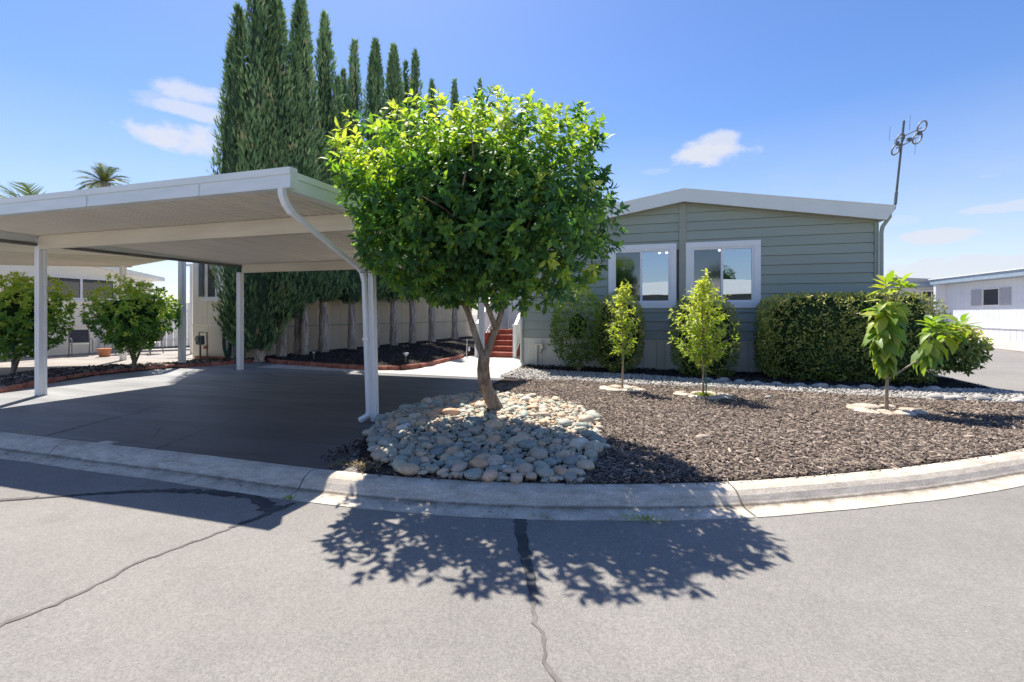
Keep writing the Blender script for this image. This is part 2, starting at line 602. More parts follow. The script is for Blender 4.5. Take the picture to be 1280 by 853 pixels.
M['citrus'] = leafmat('citrus_leaf', [(0, (.034, .108, .060)), (.33, (.070, .175, .070)), (.58, (.17, .32, .06)), (.8, (.36, .50, .08)), (1, (.56, .60, .13))], .42, .5, (1.35, 1.5, .5), .35)
M['young'] = leafmat('young_leaf', [(0, (.16, .26, .04)), (.5, (.42, .52, .07)), (1, (.66, .68, .16))], .45, .45, (1.3, 1.4, .5))
M['shrubleaf'] = leafmat('hedge_leaf', [(0, (0.069, 0.133, 0.046)), (.4, (0.167, 0.250, 0.066)), (.75, (0.469, 0.482, 0.116)), (1, (0.800, 0.713, 0.231))], .25, .42, (1.2, 1.3, .6), .45)
M['shrublight'] = leafmat('light_shrub_leaf', [(0, (0.060, 0.132, 0.036)), (.5, (0.216, 0.352, 0.060)), (1, (0.576, 0.638, 0.132))], .35, .4, (1.3, 1.5, .5), .45)
M['avocado'] = leafmat('broad_leaf', [(0, (0.070, 0.162, 0.036)), (.5, (0.220, 0.340, 0.054)), (1, (0.550, 0.544, 0.090))], .40, .45, (1.4, 1.6, .4), .5)
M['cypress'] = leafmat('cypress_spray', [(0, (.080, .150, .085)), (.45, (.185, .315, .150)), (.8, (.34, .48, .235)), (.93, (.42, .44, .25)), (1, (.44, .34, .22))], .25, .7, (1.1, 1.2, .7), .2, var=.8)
M['cycore'] = surf('cypress_shade_core', (.04, .07, .045), (.07, .11, .07), 5, .95, 20, .6, .03, .05)  # dark hull colour standing in for shade between the cypress tufts
M['core'] = surf('shrub_shade_core', (.015, .035, .014), (.035, .06, .025), 9, .95, 20, .6, .03, .05)  # dark colour standing in for deep shade inside the foliage
M['palm'] = leafmat('palm_leaf', [(0, (.04, .075, .03)), (.6, (.13, .17, .05)), (1, (.34, .30, .10))], .2, .6, (1.2, 1.3, .5), .3)
M['fartree'] = leafmat('far_leaf', [(0, (.03, .06, .035)), (1, (.10, .15, .07))], .2, .7)


def glassmat(name, tint=(.10, .13, .16), fac=.5, rough=.01, refl=(.85, .92, 1)):
    m, t, b = newmat(name)
    gl = t.nodes.new('ShaderNodeBsdfGlossy')
    gl.inputs['Color'].default_value = (*refl, 1)
    gl.inputs['Roughness'].default_value = rough
    bump_n = t.nodes.new('ShaderNodeBump')
    bump_n.inputs['Strength'].default_value = .04
    bump_n.inputs['Distance'].default_value = .02
    t.links.new(noise(t, .9, 2), bump_n.inputs['Height'])
    t.links.new(bump_n.outputs[0], gl.inputs['Normal'])
    tr = t.nodes.new('ShaderNodeBsdfTransparent')
    tr.inputs[0].default_value = (*tint, 1)
    mx = t.nodes.new('ShaderNodeMixShader')
    mx.inputs[0].default_value = fac
    t.links.new(tr.outputs[0], mx.inputs[1])
    t.links.new(gl.outputs[0], mx.inputs[2])
    t.links.new(mx.outputs[0], t.nodes['Material Output'].inputs['Surface'])
    return m


M['glass'] = glassmat('window_glass', (.5, .55, .6), .50, refl=(.70, .85, 1))
M['screened'] = glassmat('screened_glass', (.35, .4, .45), .18, .06, refl=(.8, .9, 1))
M['darkglass'] = glassmat('dark_glass', (.05, .06, .07), .12)
M['room'] = surf('room_wall', (.10, .11, .13), (.13, .14, .16), 2, .9, None)
em, et, eb = newmat('lamp_glow')
eb.inputs['Emission Color'].default_value = (1, .95, .85, 1)
eb.inputs['Emission Strength'].default_value = 5
M['lamp'] = em

# ------------------------------------------------------------------ ground, road, kerb
# back edge of the rolled kerb, from the far left round the corner and up the side street
edge_ctrl = [(-60, 3.58), (-30, 3.58), (-8, 3.59), (-5.8, 3.58), (-4.4, 3.585), (-2.94, 3.56), (-2.0, 3.60), (-1.08, 3.74), (-.3, 3.93),
             (.5, 4.20), (1.32, 4.58), (2.2, 5.06), (3.05, 5.60), (3.85, 6.18), (4.75, 7.05), (5.55, 8.1), (6.1, 9.2), (6.38, 10.3), (6.5, 12), (6.62, 14), (6.85, 18), (7.2, 26), (7.6, 40), (8, 60)]


def catmull(ctrl, step=.18):
    pts = []
    C_ = [Vector((*p, 0)) if len(p) == 2 else Vector(p) for p in ctrl]
    C_ = [C_[0] * 2 - C_[1]] + C_ + [C_[-1] * 2 - C_[-2]]
    for i in range(1, len(C_) - 2):
        L = (C_[i + 1] - C_[i]).length
        n = max(2, min(60, int(L / step)))
        for k in range(n):
            t = k / n
            a, b, c, d = C_[i - 1:i + 3]
            if L > 6:
                pts.append(b.lerp(c, t))
            else:
                pts.append(.5 * ((2 * b) + (c - a) * t + (2 * a - 5 * b + 4 * c - d) * t * t + (3 * b - a - 3 * c + d) * t ** 3))
    pts.append(C_[-2])
    return pts


EDGE = catmull(edge_ctrl)
yard_poly = [(p.x, p.y) for p in EDGE] + [(-60, 60)]

g = MB().add([(-700, -700, -.16), (700, -700, -.16), (700, 700, -.16), (-700, 700, -.16)], [(0, 1, 2, 3)]).build('ground', M['earth'])
tag(g, 'pale open ground reaching to the horizon', 'ground', kind='structure')
# road: a gently uneven sheet
def grid_sheet(name, x0, x1, y0, y1, nx, ny, z, amp, m):
    xs, ys = np.linspace(x0, x1, nx), np.linspace(y0, y1, ny)
    X, Y = np.meshgrid(xs, ys)
    Z = z + amp * (np.sin(X * .7 + 1) * np.cos(Y * .9) + .5 * np.sin(X * 2.1 + Y * 1.3))
    v = np.stack([X, Y, Z], -1).reshape(-1, 3)
    i = (np.arange(ny - 1)[:, None] * nx + np.arange(nx - 1)[None]).ravel()
    f = np.stack([i, i + 1, i + nx + 1, i + nx], -1).ravel()
    me = np_mesh(name, v, f, np.full(len(i), 4), smooth=True)
    return link(name, me, m)


road = MB().add([(-80, -12, -.12), (40, -12, -.12), (40, 80, -.12), (-80, 80, -.12)], [(0, 1, 2, 3)]).build('road', M['road'])
tag(road, 'sunlit pale grey asphalt street curving round the corner lot', 'road', kind='structure')
yard = MB().prism(yard_poly, -.155, -.004).build('yard', M['earth'])
tag(yard, 'raised corner lot ground behind the curb', 'ground', kind='structure')

# kerb: swept profile in segments with open joints
prof = [(-.02, -.16), (-.02, .002), (.0, .012), (.03, .016), (.09, .012), (.14, -.004), (.18, -.035), (.215, -.075), (.24, -.096), (.265, -.102), (.33, -.108), (.40, -.114), (.402, -.16)]
curb = empty('curb', (0, 0, 0), 'rolled concrete curb and gutter round the corner lot', 'curb', kind='structure')
lens_ = [0]
for a, b in zip(EDGE[:-1], EDGE[1:]): lens_.append(lens_[-1] + (b - a).length)


def edge_at(s):
    i = int(np.searchsorted(lens_, s)) - 1
    i = max(0, min(i, len(EDGE) - 2))
    t = (s - lens_[i]) / max(lens_[i + 1] - lens_[i], 1e-9)
    p = EDGE[i].lerp(EDGE[i + 1], t)
    d = (EDGE[min(i + 2, len(EDGE) - 1)] - EDGE[max(i - 1, 0)]).normalized()
    return p, Vector((d.y, -d.x, 0))


# joints where the photo shows them: near x=-2.95 and x=0.75
def s_of_x(x):
    i = min(range(len(EDGE)), key=lambda k: abs(EDGE[k].x - x) + (10 if EDGE[k].y > 6 else 0))
    return lens_[i]


j1, j2 = s_of_x(-2.95), s_of_x(.62)
joints = [j1 - 3.9 * k for k in range(14, 0, -1)] + [j1, j2] + [j2 + 3.6 * k for k in range(1, 12)]
for s0, s1 in zip(joints[:-1], joints[1:]):
    if s1 > lens_[-1]: break
    n = max(4, int((s1 - s0) / .15))
    vs, fs = [], []
    for k in range(n + 1):
        s = s0 + .006 + (s1 - s0 - .012) * k / n
        p, nn = edge_at(s)
        for (o, z) in prof:
            w = .004 * math.sin(s * 3.1) + .003 * math.sin(s * 7.7)
            q = p + nn * (o + (w if o > .1 else 0))
            vs.append((q.x, q.y, z))
    m_ = len(prof)
    for k in range(n):
        for i in range(m_ - 1):
            fs.append((k * m_ + i, k * m_ + i + 1, (k + 1) * m_ + i + 1, (k + 1) * m_ + i))
    fs.append(tuple(range(m_)))
    fs.append(tuple(n * m_ + i for i in range(m_)))
    MB().add(vs, fs).build('curb_segment', M['curb'], curb, smooth=False)

# driveway, walk, far asphalt, as sheets 4 mm apart
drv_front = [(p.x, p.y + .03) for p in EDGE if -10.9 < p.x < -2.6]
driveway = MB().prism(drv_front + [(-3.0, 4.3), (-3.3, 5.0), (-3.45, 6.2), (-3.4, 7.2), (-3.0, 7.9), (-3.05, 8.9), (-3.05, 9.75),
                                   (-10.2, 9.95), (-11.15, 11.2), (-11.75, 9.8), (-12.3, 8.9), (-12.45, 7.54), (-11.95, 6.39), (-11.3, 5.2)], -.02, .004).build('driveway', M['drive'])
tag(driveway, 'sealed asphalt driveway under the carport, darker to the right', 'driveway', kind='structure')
walk = MB().prism([(-10.2, 9.954), (-3.05, 9.754), (-3.2, 12.1), (-3.3, 14.0), (-3.3, 18), (-5.9, 18), (-5.75, 12), (-5.75, 10.5), (-6.9, 10.2), (-8.57, 10.45), (-10.2, 10.75)], -.02, .008).build('walkway', M['walk'])
tag(walk, 'bright pale concrete walk in front of the red steps', 'walkway', kind='structure')
ndrv = MB().prism([(-13.3, 3.62), (-12.9, 9.6), (-12.6, 10.9), (-19, 16), (-23, 12), (-23, 3.62)], -.02, .005).build('side_drive', surf('faded_drive', (.27, .25, .235), (.36, .335, .31), 1.2, .85, 50, .3, .004, .2, fine=40))
tag(ndrv, 'faded asphalt drive beyond the left planting strip', 'driveway', kind='structure')


# thin cracks and seal strips lying on the asphalt
def strip(name, pts, w, m, parent, z, wob=.35, seed=0):
    rr = random.Random(seed)
    P_ = catmull(pts, .04)
    vs, fs = [], []
    for i, p in enumerate(P_):
        d = (P_[min(i + 1, len(P_) - 1)] - P_[max(i - 1, 0)]).normalized()
        nn = Vector((d.y, -d.x, 0))
        ww = (w[0] + (w[1] - w[0]) * i / (len(P_) - 1)) if isinstance(w, tuple) else w
        j = rr.uniform(-1, 1) * ww * wob
        a = p + nn * (ww / 2 * (1 + rr.uniform(-wob, wob)) + j)
        b = p - nn * (ww / 2 * (1 + rr.uniform(-wob, wob)) - j)
        vs += [(a.x, a.y, z), (b.x, b.y, z)]
    fs = [(2 * i, 2 * i + 1, 2 * i + 3, 2 * i + 2) for i in range(len(P_) - 1)]
    return MB().add(vs, fs).build(name, m, parent)


strip('seal_strip', [(-.93, 3.40), (-.82, 3.05), (-.70, 2.75), (-.60, 2.48)], (.10, .05), M['seal'], road, -.117, .12, 1)
strip('crack', [(-.60, 2.48), (-.55, 2.3), (-.47, 2.15), (-.43, 2.02), (-.33, 1.9), (-.28, 1.8), (-.2, 1.6)], (.026, .014), M['oldcrack'], road, -.1165, .5, 2)
strip('seal_strip', [(-2.80, 3.12), (-2.84, 2.93), (-2.92, 2.62)], (.05, .04), M['seal'], road, -.1165, .3, 3)
strip('crack', [(-2.92, 2.62), (-2.97, 2.43), (-3.07, 2.08), (-3.05, 1.9), (-3.06, 1.71), (-3.12, 1.45), (-3.15, 1.2)], (.024, .03), M['oldcrack'], road, -.116, .45, 4)
strip('seal_strip', [(-2.86, 2.95), (-3.1, 3.08), (-3.4, 3.13), (-3.8, 3.08), (-4.15, 3.0), (-4.7, 2.74), (-5.2, 2.45)], (.12, .012), M['seal'], road, -.115, .25, 5)
strip('seal_strip', [(-5.0, 2.6), (-5.7, 2.2), (-6.4, 1.9)], (.05, .03), M['oldcrack'], road, -.114, .3, 6)
for i, (pts, w) in enumerate([([(-6.82, 3.64), (-6.95, 4.0), (-7.13, 4.63), (-7.1, 4.8), (-7.3, 5.1), (-7.48, 5.63)], (.022, .008)),
                              ([(-5.03, 3.6), (-5.1, 3.85), (-5.26, 4.3), (-5.3, 4.55), (-5.37, 4.79)], (.012, .004)),
                              ([(-5.6, 3.62), (-5.6, 4.0), (-5.9, 4.3), (-5.95, 4.7)], (.007, .003)),
                              ([(-9.2, 9.2), (-8.2, 8.6), (-7.5, 8.7), (-6.9, 8.3)], (.02, .008))]):
    strip('crack', pts, w, M['crack'], driveway, .0075, .5, 10 + i)

# ------------------------------------------------------------------ planting beds
bed_front = [(p.x, p.y + .02) for p in EDGE if p.x > -2.62 and p.y < 12.5]
bed = MB().prism(bed_front + [(6.45, 12.6), (5.3, 12.6), (-3.26, 12.25), (-3.05, 9.8), (-3.03, 8.9), (-2.98, 7.9), (-3.38, 7.2), (-3.43, 6.2), (-3.28, 5.0), (-2.98, 4.3)], -.02, .012).build('planting_bed', M['soil'])
tag(bed, 'front garden bed covered with weathered wood mulch', 'garden bed', kind='structure')


def chips(name, poly, n, z, lw, m, parent=None, near=0, tint=(0.05, .95), label=None, cat=None, mask=None, tilt=.35, thick=.12, heap=.03):
    """thousands of loose bark pieces joined into one stuff mesh"""
    if near:
        q = in_poly_points(poly, n * 3)
        d = np.hypot(q[:, 0], q[:, 1])
        p = np.clip((near / d) ** 1.3, 0, 1)
        q = q[rng.random(len(q)) < p][:n]
    else:
        q = in_poly_points(poly, n)
    if mask is not None: q = q[mask(q)]
    N = len(q)
    a = rng.uniform(0, 2 * math.pi, N)
    d = np.stack([np.cos(a), np.sin(a), rng.normal(0, tilt, N)], -1)
    up = np.stack([rng.normal(0, tilt, N), rng.normal(0, tilt, N), np.ones(N)], -1)
    Rm = frames(d, up)
    L = rng.gamma(4, (lw[1] - lw[0]) / 6, N) + lw[0]
    Wd = L * rng.uniform(.10, .36, N)
    S = np.stack([Wd, L, L * thick], -1)
    zz = z + rng.uniform(0, heap, N)
    pos = np.stack([q[:, 0], q[:, 1], zz], -1)
    tv = [(-.4, -.5, 0), (.5, -.42, 0), (.3, .5, 0), (-.3, .45, 0), (-.25, -.4, 1), (.3, -.36, 1), (.15, .42, 1), (-.2, .4, 1)]
    tf = [(4, 5, 6, 7), (0, 1, 5, 4), (1, 2, 6, 5), (2, 3, 7, 6), (3, 0, 4, 7)]
    t = np.clip(rng.normal((tint[0] + tint[1]) / 2, (tint[1] - tint[0]) / 3.2, N), 0, 1)
    me = scatter(name, tv, tf, pos, Rm, S, t)
    o = link(name, me, m, parent)
    return tag(o, label, cat, kind='stuff')


ROCKS = [(-2.52, 3.98), (-2.9, 4.3), (-3.18, 4.7), (-3.42, 5.3), (-3.52, 6.1), (-3.42, 7.1), (-2.9, 7.75), (-2.2, 7.7), (-1.5, 7.45), (-.95, 6.9), (-.62, 6.2), (-.5, 5.3), (-.50, 4.4), (-.55, 3.98),
         (-1.1, 3.84), (-1.6, 3.76), (-2.1, 3.74)]
ROCKS = [(x + .02, y - (.085 if y < 4.1 and x > -2.8 else 0)) for x, y in ROCKS]
mulch_poly = bed_front[:-1] + [(6.3, 9.25), (4.3, 9.25), (2.7, 9.5), (1.4, 9.6), (0, 9.55), (-1.45, 9.75), (-2.5, 9.6), (-3.0, 8.4), (-2.9, 7.5), (-.6, 6.0), (-.5, 4.4), (-.6, 3.85)]
mulch_poly = [p for p in mulch_poly if not (p[0] < -.6 and p[1] < 3.95)]
chips('wood_mulch', mulch_poly, 62000, .014, (.016, .062), M['chips'], None, near=6.2, label='grey brown weathered wood mulch spread over the front bed', cat='mulch')
chips('fallen_mulch', [(-3.1, 3.75), (-.4, 3.95), (-.5, 7.2), (-3.3, 7.4)], 3500, .012, (.02, .06), M['darkchips'], None, label='dark mulch between and around the river stones', cat='mulch')
dark_poly = [(-3.2, 11.5), (-2.1, 11.25), (-.1, 11.1), (1.5, 10.6), (2.9, 10.35), (4.4, 10.35), (6.3, 10.9), (6.4, 12.4), (5.3, 12.5), (-3.2, 12.2)]
chips('dark_mulch', dark_poly, 9000, .014, (.03, .08), M['darkchips'], None, label='dark bark mulch along the foot of the grey house', cat='mulch', heap=.05)

# pale gravel strip between the two mulches
gp = [(-3.2, 9.9), (-2.5, 9.6), (-1.45, 9.75), (0, 9.55), (1.4, 9.6), (2.7, 9.5), (4.3, 9.25), (6.3, 9.25), (6.4, 10.9), (4.4, 10.4), (2.9, 10.4), (1.5, 10.65), (-.1, 11.15), (-2.1, 11.35), (-3.2, 11.6)]
N = 9000
q = in_poly_points(gp, N)
ico = bmesh.new()
bmesh.ops.create_icosphere(ico, subdivisions=1, radius=1)
IV = [tuple(v.co) for v in ico.verts]
IF = [tuple(v.index for v in f.verts) for f in ico.faces]
ico.free()
d = rng.normal(size=(N, 3)); d[:, 2] *= .4
up = np.tile([0, 0, 1.], (N, 1)) + rng.normal(0, .3, (N, 3))
s = rng.uniform(.014, .034, N)[:, None] * np.stack([rng.uniform(.7, 1.1, N), rng.uniform(.9, 1.5, N), rng.uniform(.5, .8, N)], -1)
gme = scatter('pale_gravel', IV, IF, np.stack([q[:, 0], q[:, 1], .016 + rng.uniform(0, .02, N)], -1), frames(d, up), s, np.clip(rng.normal(.6, .28, N), 0, 1), smooth=True)
tag(link('pale_gravel', gme, M['gravel']), 'strip of pale crushed stone along the dark mulch', 'gravel', kind='stuff')


# ------------------------------------------------------------------ rounded stones
def rock_mesh(seed, sub=2):
    r_ = np.random.default_rng(seed)
    b = bmesh.new()
    bmesh.ops.create_icosphere(b, subdivisions=sub, radius=1)
    ph = r_.uniform(0, 6.28, 9)
    ax = r_.normal(size=(3, 3)) * 1.5
    for v in b.verts:
        c = np.array(v.co)
        k = 1 + .09 * math.sin(ax[0] @ c * 1.3 + ph[0]) + .07 * math.sin(ax[1] @ c * 2 + ph[1]) + .04 * math.sin(ax[2] @ c * 3.1 + ph[2])
        p = np.sign(c) * np.abs(c) ** .96 * k
        v.co = p
    me = bpy.data.meshes.new('stone')
    b.to_mesh(me)
    b.free()
    me.polygons.foreach_set('use_smooth', [True] * len(me.polygons))
    return me


RM = [rock_mesh(i) for i in range(10)]
for m_ in RM: m_.materials.append(M['rock'])
RMT = [rock_mesh(i, 1) for i in range(5)]


def stone(parent, x, y, z, sx, sy, sz, rz, mesh=None, tilt=.15, m=None):
    me = mesh or random.choice(RM)
    o = bpy.data.objects.new('stone', me)
    COL.objects.link(o)
    o.parent = parent
    if parent: o.location = Vector((x, y, z)) - parent.location
    else: o.location = (x, y, z)
    o.rotation_euler = (random.uniform(-tilt, tilt), random.uniform(-tilt, tilt), rz)
    o.scale = (sx, sy, sz)
    if m:
        if not o.material_slots: pass
        o.material_slots[0].link = 'OBJECT'
        o.material_slots[0].material = m
    return o


rockbed = empty('river_rock_bed', (-2, 5.7, 0), 'mound of rounded river stones around the big green tree trunk', 'rock bed')
# dart throwing with mixed radii, big stones towards the street
cand = in_poly_points(ROCKS, 12000)
placed = []
cell = {}


def mound(x, y):
    return .09 * math.exp(-(((x + 1.9) / 1.2) ** 2 + ((y - 5.7) / 1.5) ** 2))


for k, (x, y) in enumerate(cand):
    base = .036 + .066 * random.random() ** 2.8 if k < 3000 else .030
    if y < 4.35: base = .042 + .05 * random.random() if k < 3500 else .032
    rad = base
    ok = True
    cx, cy = int(x / .25), int(y / .25)
    for ix in (-1, 0, 1):
        for iy in (-1, 0, 1):
            for (px, py, pr) in cell.get((cx + ix, cy + iy), ()):
                if (px - x) ** 2 + (py - y) ** 2 < ((pr + rad) * .86) ** 2:
                    ok = False; break
            if not ok: break
        if not ok: break
    if not ok: continue
    if (x + 2.03) ** 2 + (y - 6.07) ** 2 < .15 ** 2: continue
    cell.setdefault((cx, cy), []).append((x, y, rad))
    placed.append((x, y, rad))
placed.sort(key=lambda p: -p[2] / math.hypot(p[0], p[1]))
small = []
for i, (x, y, rad) in enumerate(placed):
    st = random.uniform(1.0, 1.45)
    z = .01 + mound(x, y) + rad * .34
    if i < 300:
        stone(rockbed, x, y, z, rad * st, rad * 1.02 / st ** .3, rad * random.uniform(.52, .82), random.uniform(0, 6.28), tilt=.22)
    else:
        small.append((x, y, z, rad))
# smaller pebbles filling the gaps
cand2 = in_poly_points(ROCKS, 2600)
for (x, y) in cand2:
    small.append((x, y, .012 + mound(x, y) + random.uniform(0, .02), random.uniform(.018, .036)))
A = np.array(small)
Nn = len(A)
vv = [[tuple(v.co) for v in m_.vertices] for m_ in RMT]
ff = [[tuple(p.vertices) for p in m_.polygons] for m_ in RMT]
d = rng.normal(size=(Nn, 3)); d[:, 2] *= .25
up = np.tile([0, 0, 1.], (Nn, 1)) + rng.normal(0, .25, (Nn, 3))
st = rng.uniform(.9, 1.4, (Nn, 1))
sc = A[:, 3:4] * np.concatenate([1 / st ** .3, st, rng.uniform(.55, .85, (Nn, 1))], 1)
ome = scatter('small_stones', vv[0], ff[0], A[:, :3], frames(d, up), sc, rng.random(Nn) * .96, smooth=True)
tag(link('small_stones', ome, M['pebble'], rockbed), kind='stuff')

# row of larger stones at the back of the gravel strip and scattered loose ones
erow = empty('stone_row', (2, 10.2, 0), 'row of small pale boulders bordering the gravel strip', 'stone row')
edge_row = catmull([(1.3, 10.75), (2.2, 10.45), (2.9, 10.28), (3.7, 10.25), (4.4, 10.3), (5.2, 10.4), (5.9, 10.5)], .27)
GR = surf('pale_boulder', (.33, .32, .31), (.48, .46, .43), 8, .8, 30, .5, .01, .3, fine=20, objvar=.12)
for p in edge_row:
    r0 = random.uniform(.07, .12)
    stone(erow, p.x + random.uniform(-.04, .04), p.y + random.uniform(-.05, .05), .035, r0 * 1.3, r0, r0 * .6, random.uniform(-.5, .5), m=GR)
for (x, y, r0) in [(5.35, 9.42, .10), (4.85, 9.30, .075), (4.7, 9.36, .09), (5.0, 9.38, .07), (5.75, 9.3, .07), (6.0, 9.5, .08)]:
    stone(erow, x, y, .05, r0 * 1.3, r0, r0 * .7, random.uniform(-.5, .5), m=GR)

# flat stones laid around the young trees
for (bx, by, n, r0, lab) in [(-.41, 8.83, 9, .36, 'pale flat stones round the smallest young tree'), (.97, 8.55, 10, .40, 'pale flat stones round the middle young tree'),
                             (3.42, 7.99, 11, .46, 'tan flat stones round the broad leaved young tree')]:
    ring = empty('tree_ring', (bx, by, 0), lab, 'stone ring', 'stone rings round the young trees')
    for k in range(n):
        a = 2 * math.pi * k / n + random.uniform(-.15, .15)
        rr = r0 * random.uniform(.75, 1.05)
        s0 = random.uniform(.07, .16)
        stone(ring, bx + rr * math.cos(a), by + .62 * rr * math.sin(a), .03, s0 * 1.35, s0 * .9, .035 + .02 * random.random(), random.uniform(0, 3.1), tilt=.1, m=M['flag'])
for (x, y, lab) in [(.62, 5.62, 'lone tan pebble lying on the mulch near the curb'), (-.42, 4.95, 'small pale pebble beside the river stones at the shade edge')]:
    o = stone(None, x, y, .035, .07, .05, .035, .4, m=M['flag'])
    tag(o, lab, 'pebble')
    o.name = 'pebble'
o = stone(None, 2.0, 8.6, .04, .05, .06, .04, .4, m=GR); o.name = 'pebble'
tag(o, 'small white pebble lying right of the middle young tree', 'pebble')

# ------------------------------------------------------------------ left planting strip and scalloped edging
ECTRL = [(-10.95, 3.85), (-11.1, 4.5), (-11.36, 5.37), (-11.95, 6.39), (-12.42, 7.54), (-12.28, 8.88), (-11.75, 9.8), (-11.28, 11.1)]
lstrip = MB().prism([(x + .02, y) for x, y in ECTRL] + [(-11.9, 11.3), (-12.9, 10.8), (-12.95, 9.6), (-13.8, 8.6), (-14.3, 7.6), (-13.7, 6.48), (-13.3, 3.9)], -.02, .03).build('planting_strip', M['soil'])
tag(lstrip, 'narrow dark bed between the two driveways', 'garden bed', kind='structure')
chips('strip_bark', [(x - .05, y) for x, y in ECTRL] + [(-11.9, 11.3), (-12.9, 10.8), (-12.95, 9.6), (-13.8, 8.6), (-14.3, 7.6), (-13.7, 6.48), (-13.3, 3.9)], 5200, .03, (.05, .13), M['stripgravel'], None,
      label='coarse bark pieces in the left planting strip', cat='bark mulch', thick=.3, heap=.05)
edging = empty('scalloped_edging', (-12, 7, 0), 'terracotta scalloped edging along the left planting strip', 'edging')


def scallop_mesh():
    n = 8
    pr = [(-.5, -.35)] + [(-.5 + i / n, .62 + .38 * math.sin(math.pi * i / n)) for i in range(n + 1)] + [(.5, -.35)]
    v = [(x * .155, -.03, z * .095) for x, z in pr] + [(x * .155, .03, z * .095) for x, z in pr]
    k = len(pr)
    f = [tuple(range(k)), tuple(range(k, 2 * k))[::-1]] + [(i, i + k, (i + 1) % k + k, (i + 1) % k) for i in range(k)]
    me = bpy.data.meshes.new('edging_block')
    me.from_pydata(v, [], f)
    me.materials.append(M['terracotta_edge'])
    return me


SM = scallop_mesh()


def lay_blocks(parent, ctrl, mesh, step, z, name='edging_block'):
    P_ = catmull(ctrl, .02)
    L = [0]
    for a, b in zip(P_[:-1], P_[1:]): L.append(L[-1] + (b - a).length)
    s = step / 2
    i = 0
    while s < L[-1]:
        while L[i + 1] < s: i += 1
        p = P_[i]
        d = (P_[min(i + 3, len(P_) - 1)] - P_[max(i - 3, 0)]).normalized()
        o = bpy.data.objects.new(name, mesh)
        COL.objects.link(o)
        o.parent = parent
        o.location = Vector((p.x, p.y, z + random.uniform(-.006, .006))) - parent.location
        o.rotation_euler = (random.uniform(-.04, .04), random.uniform(-.05, .05), math.atan2(d.y, d.x) + random.uniform(-.05, .05))
        s += step


lay_blocks(edging, ECTRL, SM, .163, .012)
edging2 = empty('brick_edging', (-8, 10.5, 0), 'low terracotta block edging at the front of the cypress bed', 'edging')
bb = bmesh.new()
bmesh.ops.create_cube(bb, size=1)
bmesh.ops.scale(bb, vec=(.285, .085, .12), verts=bb.verts)
bmesh.ops.bevel(bb, geom=bb.edges[:], offset=.015, segments=1, affect='EDGES')
BM_ = bpy.data.meshes.new('edging_block')
bb.to_mesh(BM_); bb.free()
BM_.materials.append(M['terracotta_edge'])
lay_blocks(edging2, [(-11.2, 11.35), (-10.36, 10.9), (-8.57, 10.55), (-7.3, 10.33), (-6.75, 10.3), (-6.2, 10.55), (-5.85, 11.2), (-5.8, 12.5), (-5.8, 14.2)], BM_, .295, .055)
cbed = MB().prism([(-11.2, 11.4), (-10.36, 10.94), (-8.57, 10.59), (-6.8, 10.36), (-6.2, 10.6), (-5.9, 11.2), (-5.84, 14), (-5.9, 26), (-10.6, 26), (-11.8, 11.3)], -.02, .10).build('cypress_bed', M['soil'])
tag(cbed, 'dark mulched bed under the row of cypress trees', 'garden bed', kind='structure')
chips('bed_bark', [(-11.2, 11.5), (-10.36, 11.0), (-8.57, 10.68), (-6.8, 10.46), (-6.3, 10.7), (-6, 11.3), (-5.95, 14), (-5.95, 19), (-10.4, 20), (-11.6, 11.5)], 9000, .10, (.04, .10), M['darkchips'], None,
      label='black bark mulch under the cypress row', cat='bark mulch', heap=.04)

# ------------------------------------------------------------------ carport
carport = empty('carport', (-7, 7.4, 0), 'white metal carport with cream beams over the driveway', 'carport')
XL, XR, YF, YB = -10.35, -3.76, 4.12, 10.68


def roofz(y): return 2.835 + .026 * (5.4 - y)


# rib-and-pan ceiling sheets, each a part
npan = 22
pw = (XR - XL) / npan
for i in range(npan):
    x0 = XL + i * pw
    prof_ = [(0, 0), (pw * .10, 0), (pw * .16, .035), (pw * .30, .035), (pw * .36, 0), (pw * .60, 0), (pw * .66, .035), (pw * .80, .035), (pw * .86, 0), (pw - .0015, 0)]
    prof_ = [(a, b + .003) for a, b in prof_]
    top = [(a, b + .02) for a, b in prof_][::-1]
    ring = prof_ + top
    v = [(x0 + a, YF + .02, roofz(YF) + b) for a, b in ring] + [(x0 + a, YB - .02, roofz(YB) + b) for a, b in ring]
    n = len(ring)
    f = [(k, (k + 1) % n, n + (k + 1) % n, n + k) for k in range(n)]
    MB().add(v, f + [tuple(range(n)), tuple(range(n, 2 * n))]).build('roof_panel', M['pan'], carport)


def fascia_prof(p, q, z0, z1, out, name='fascia', m=None):
    """gutter-like fascia: lower band, groove, upper lip"""
    p, q, out = Vector(p), Vector(q), Vector(out)
    H_ = z1 - z0
    pr = [(0, 0), (.10, 0), (.10, .02), (.098, H_ * .60), (.088, H_ * .62), (.088, H_ * .65), (.104, H_ * .67), (.108, H_), (.08, H_ + .004), (.0, H_ + .004)]
    ring = [p + out * (-.1 + a) + Vector((0, 0, z0 + b)) for a, b in pr]
    return MB().extr(ring, p, q).build(name, m or M['fascia'], carport)


fascia_prof((XL - .1, YF, 0), (XR + .1, YF, 0), roofz(YF) - .02, roofz(YF) + .205, (0, -1, 0))
fascia_prof((XR, YF + .102, 0), (XR, YB - .1, 0), roofz(YF) - .022, roofz(YF) + .203, (1, 0, 0))
fascia_prof((XL - .1, YB, 0), (XR + .1, YB, 0), roofz(YB) - .02, roofz(YB) + .16, (0, 1, 0))
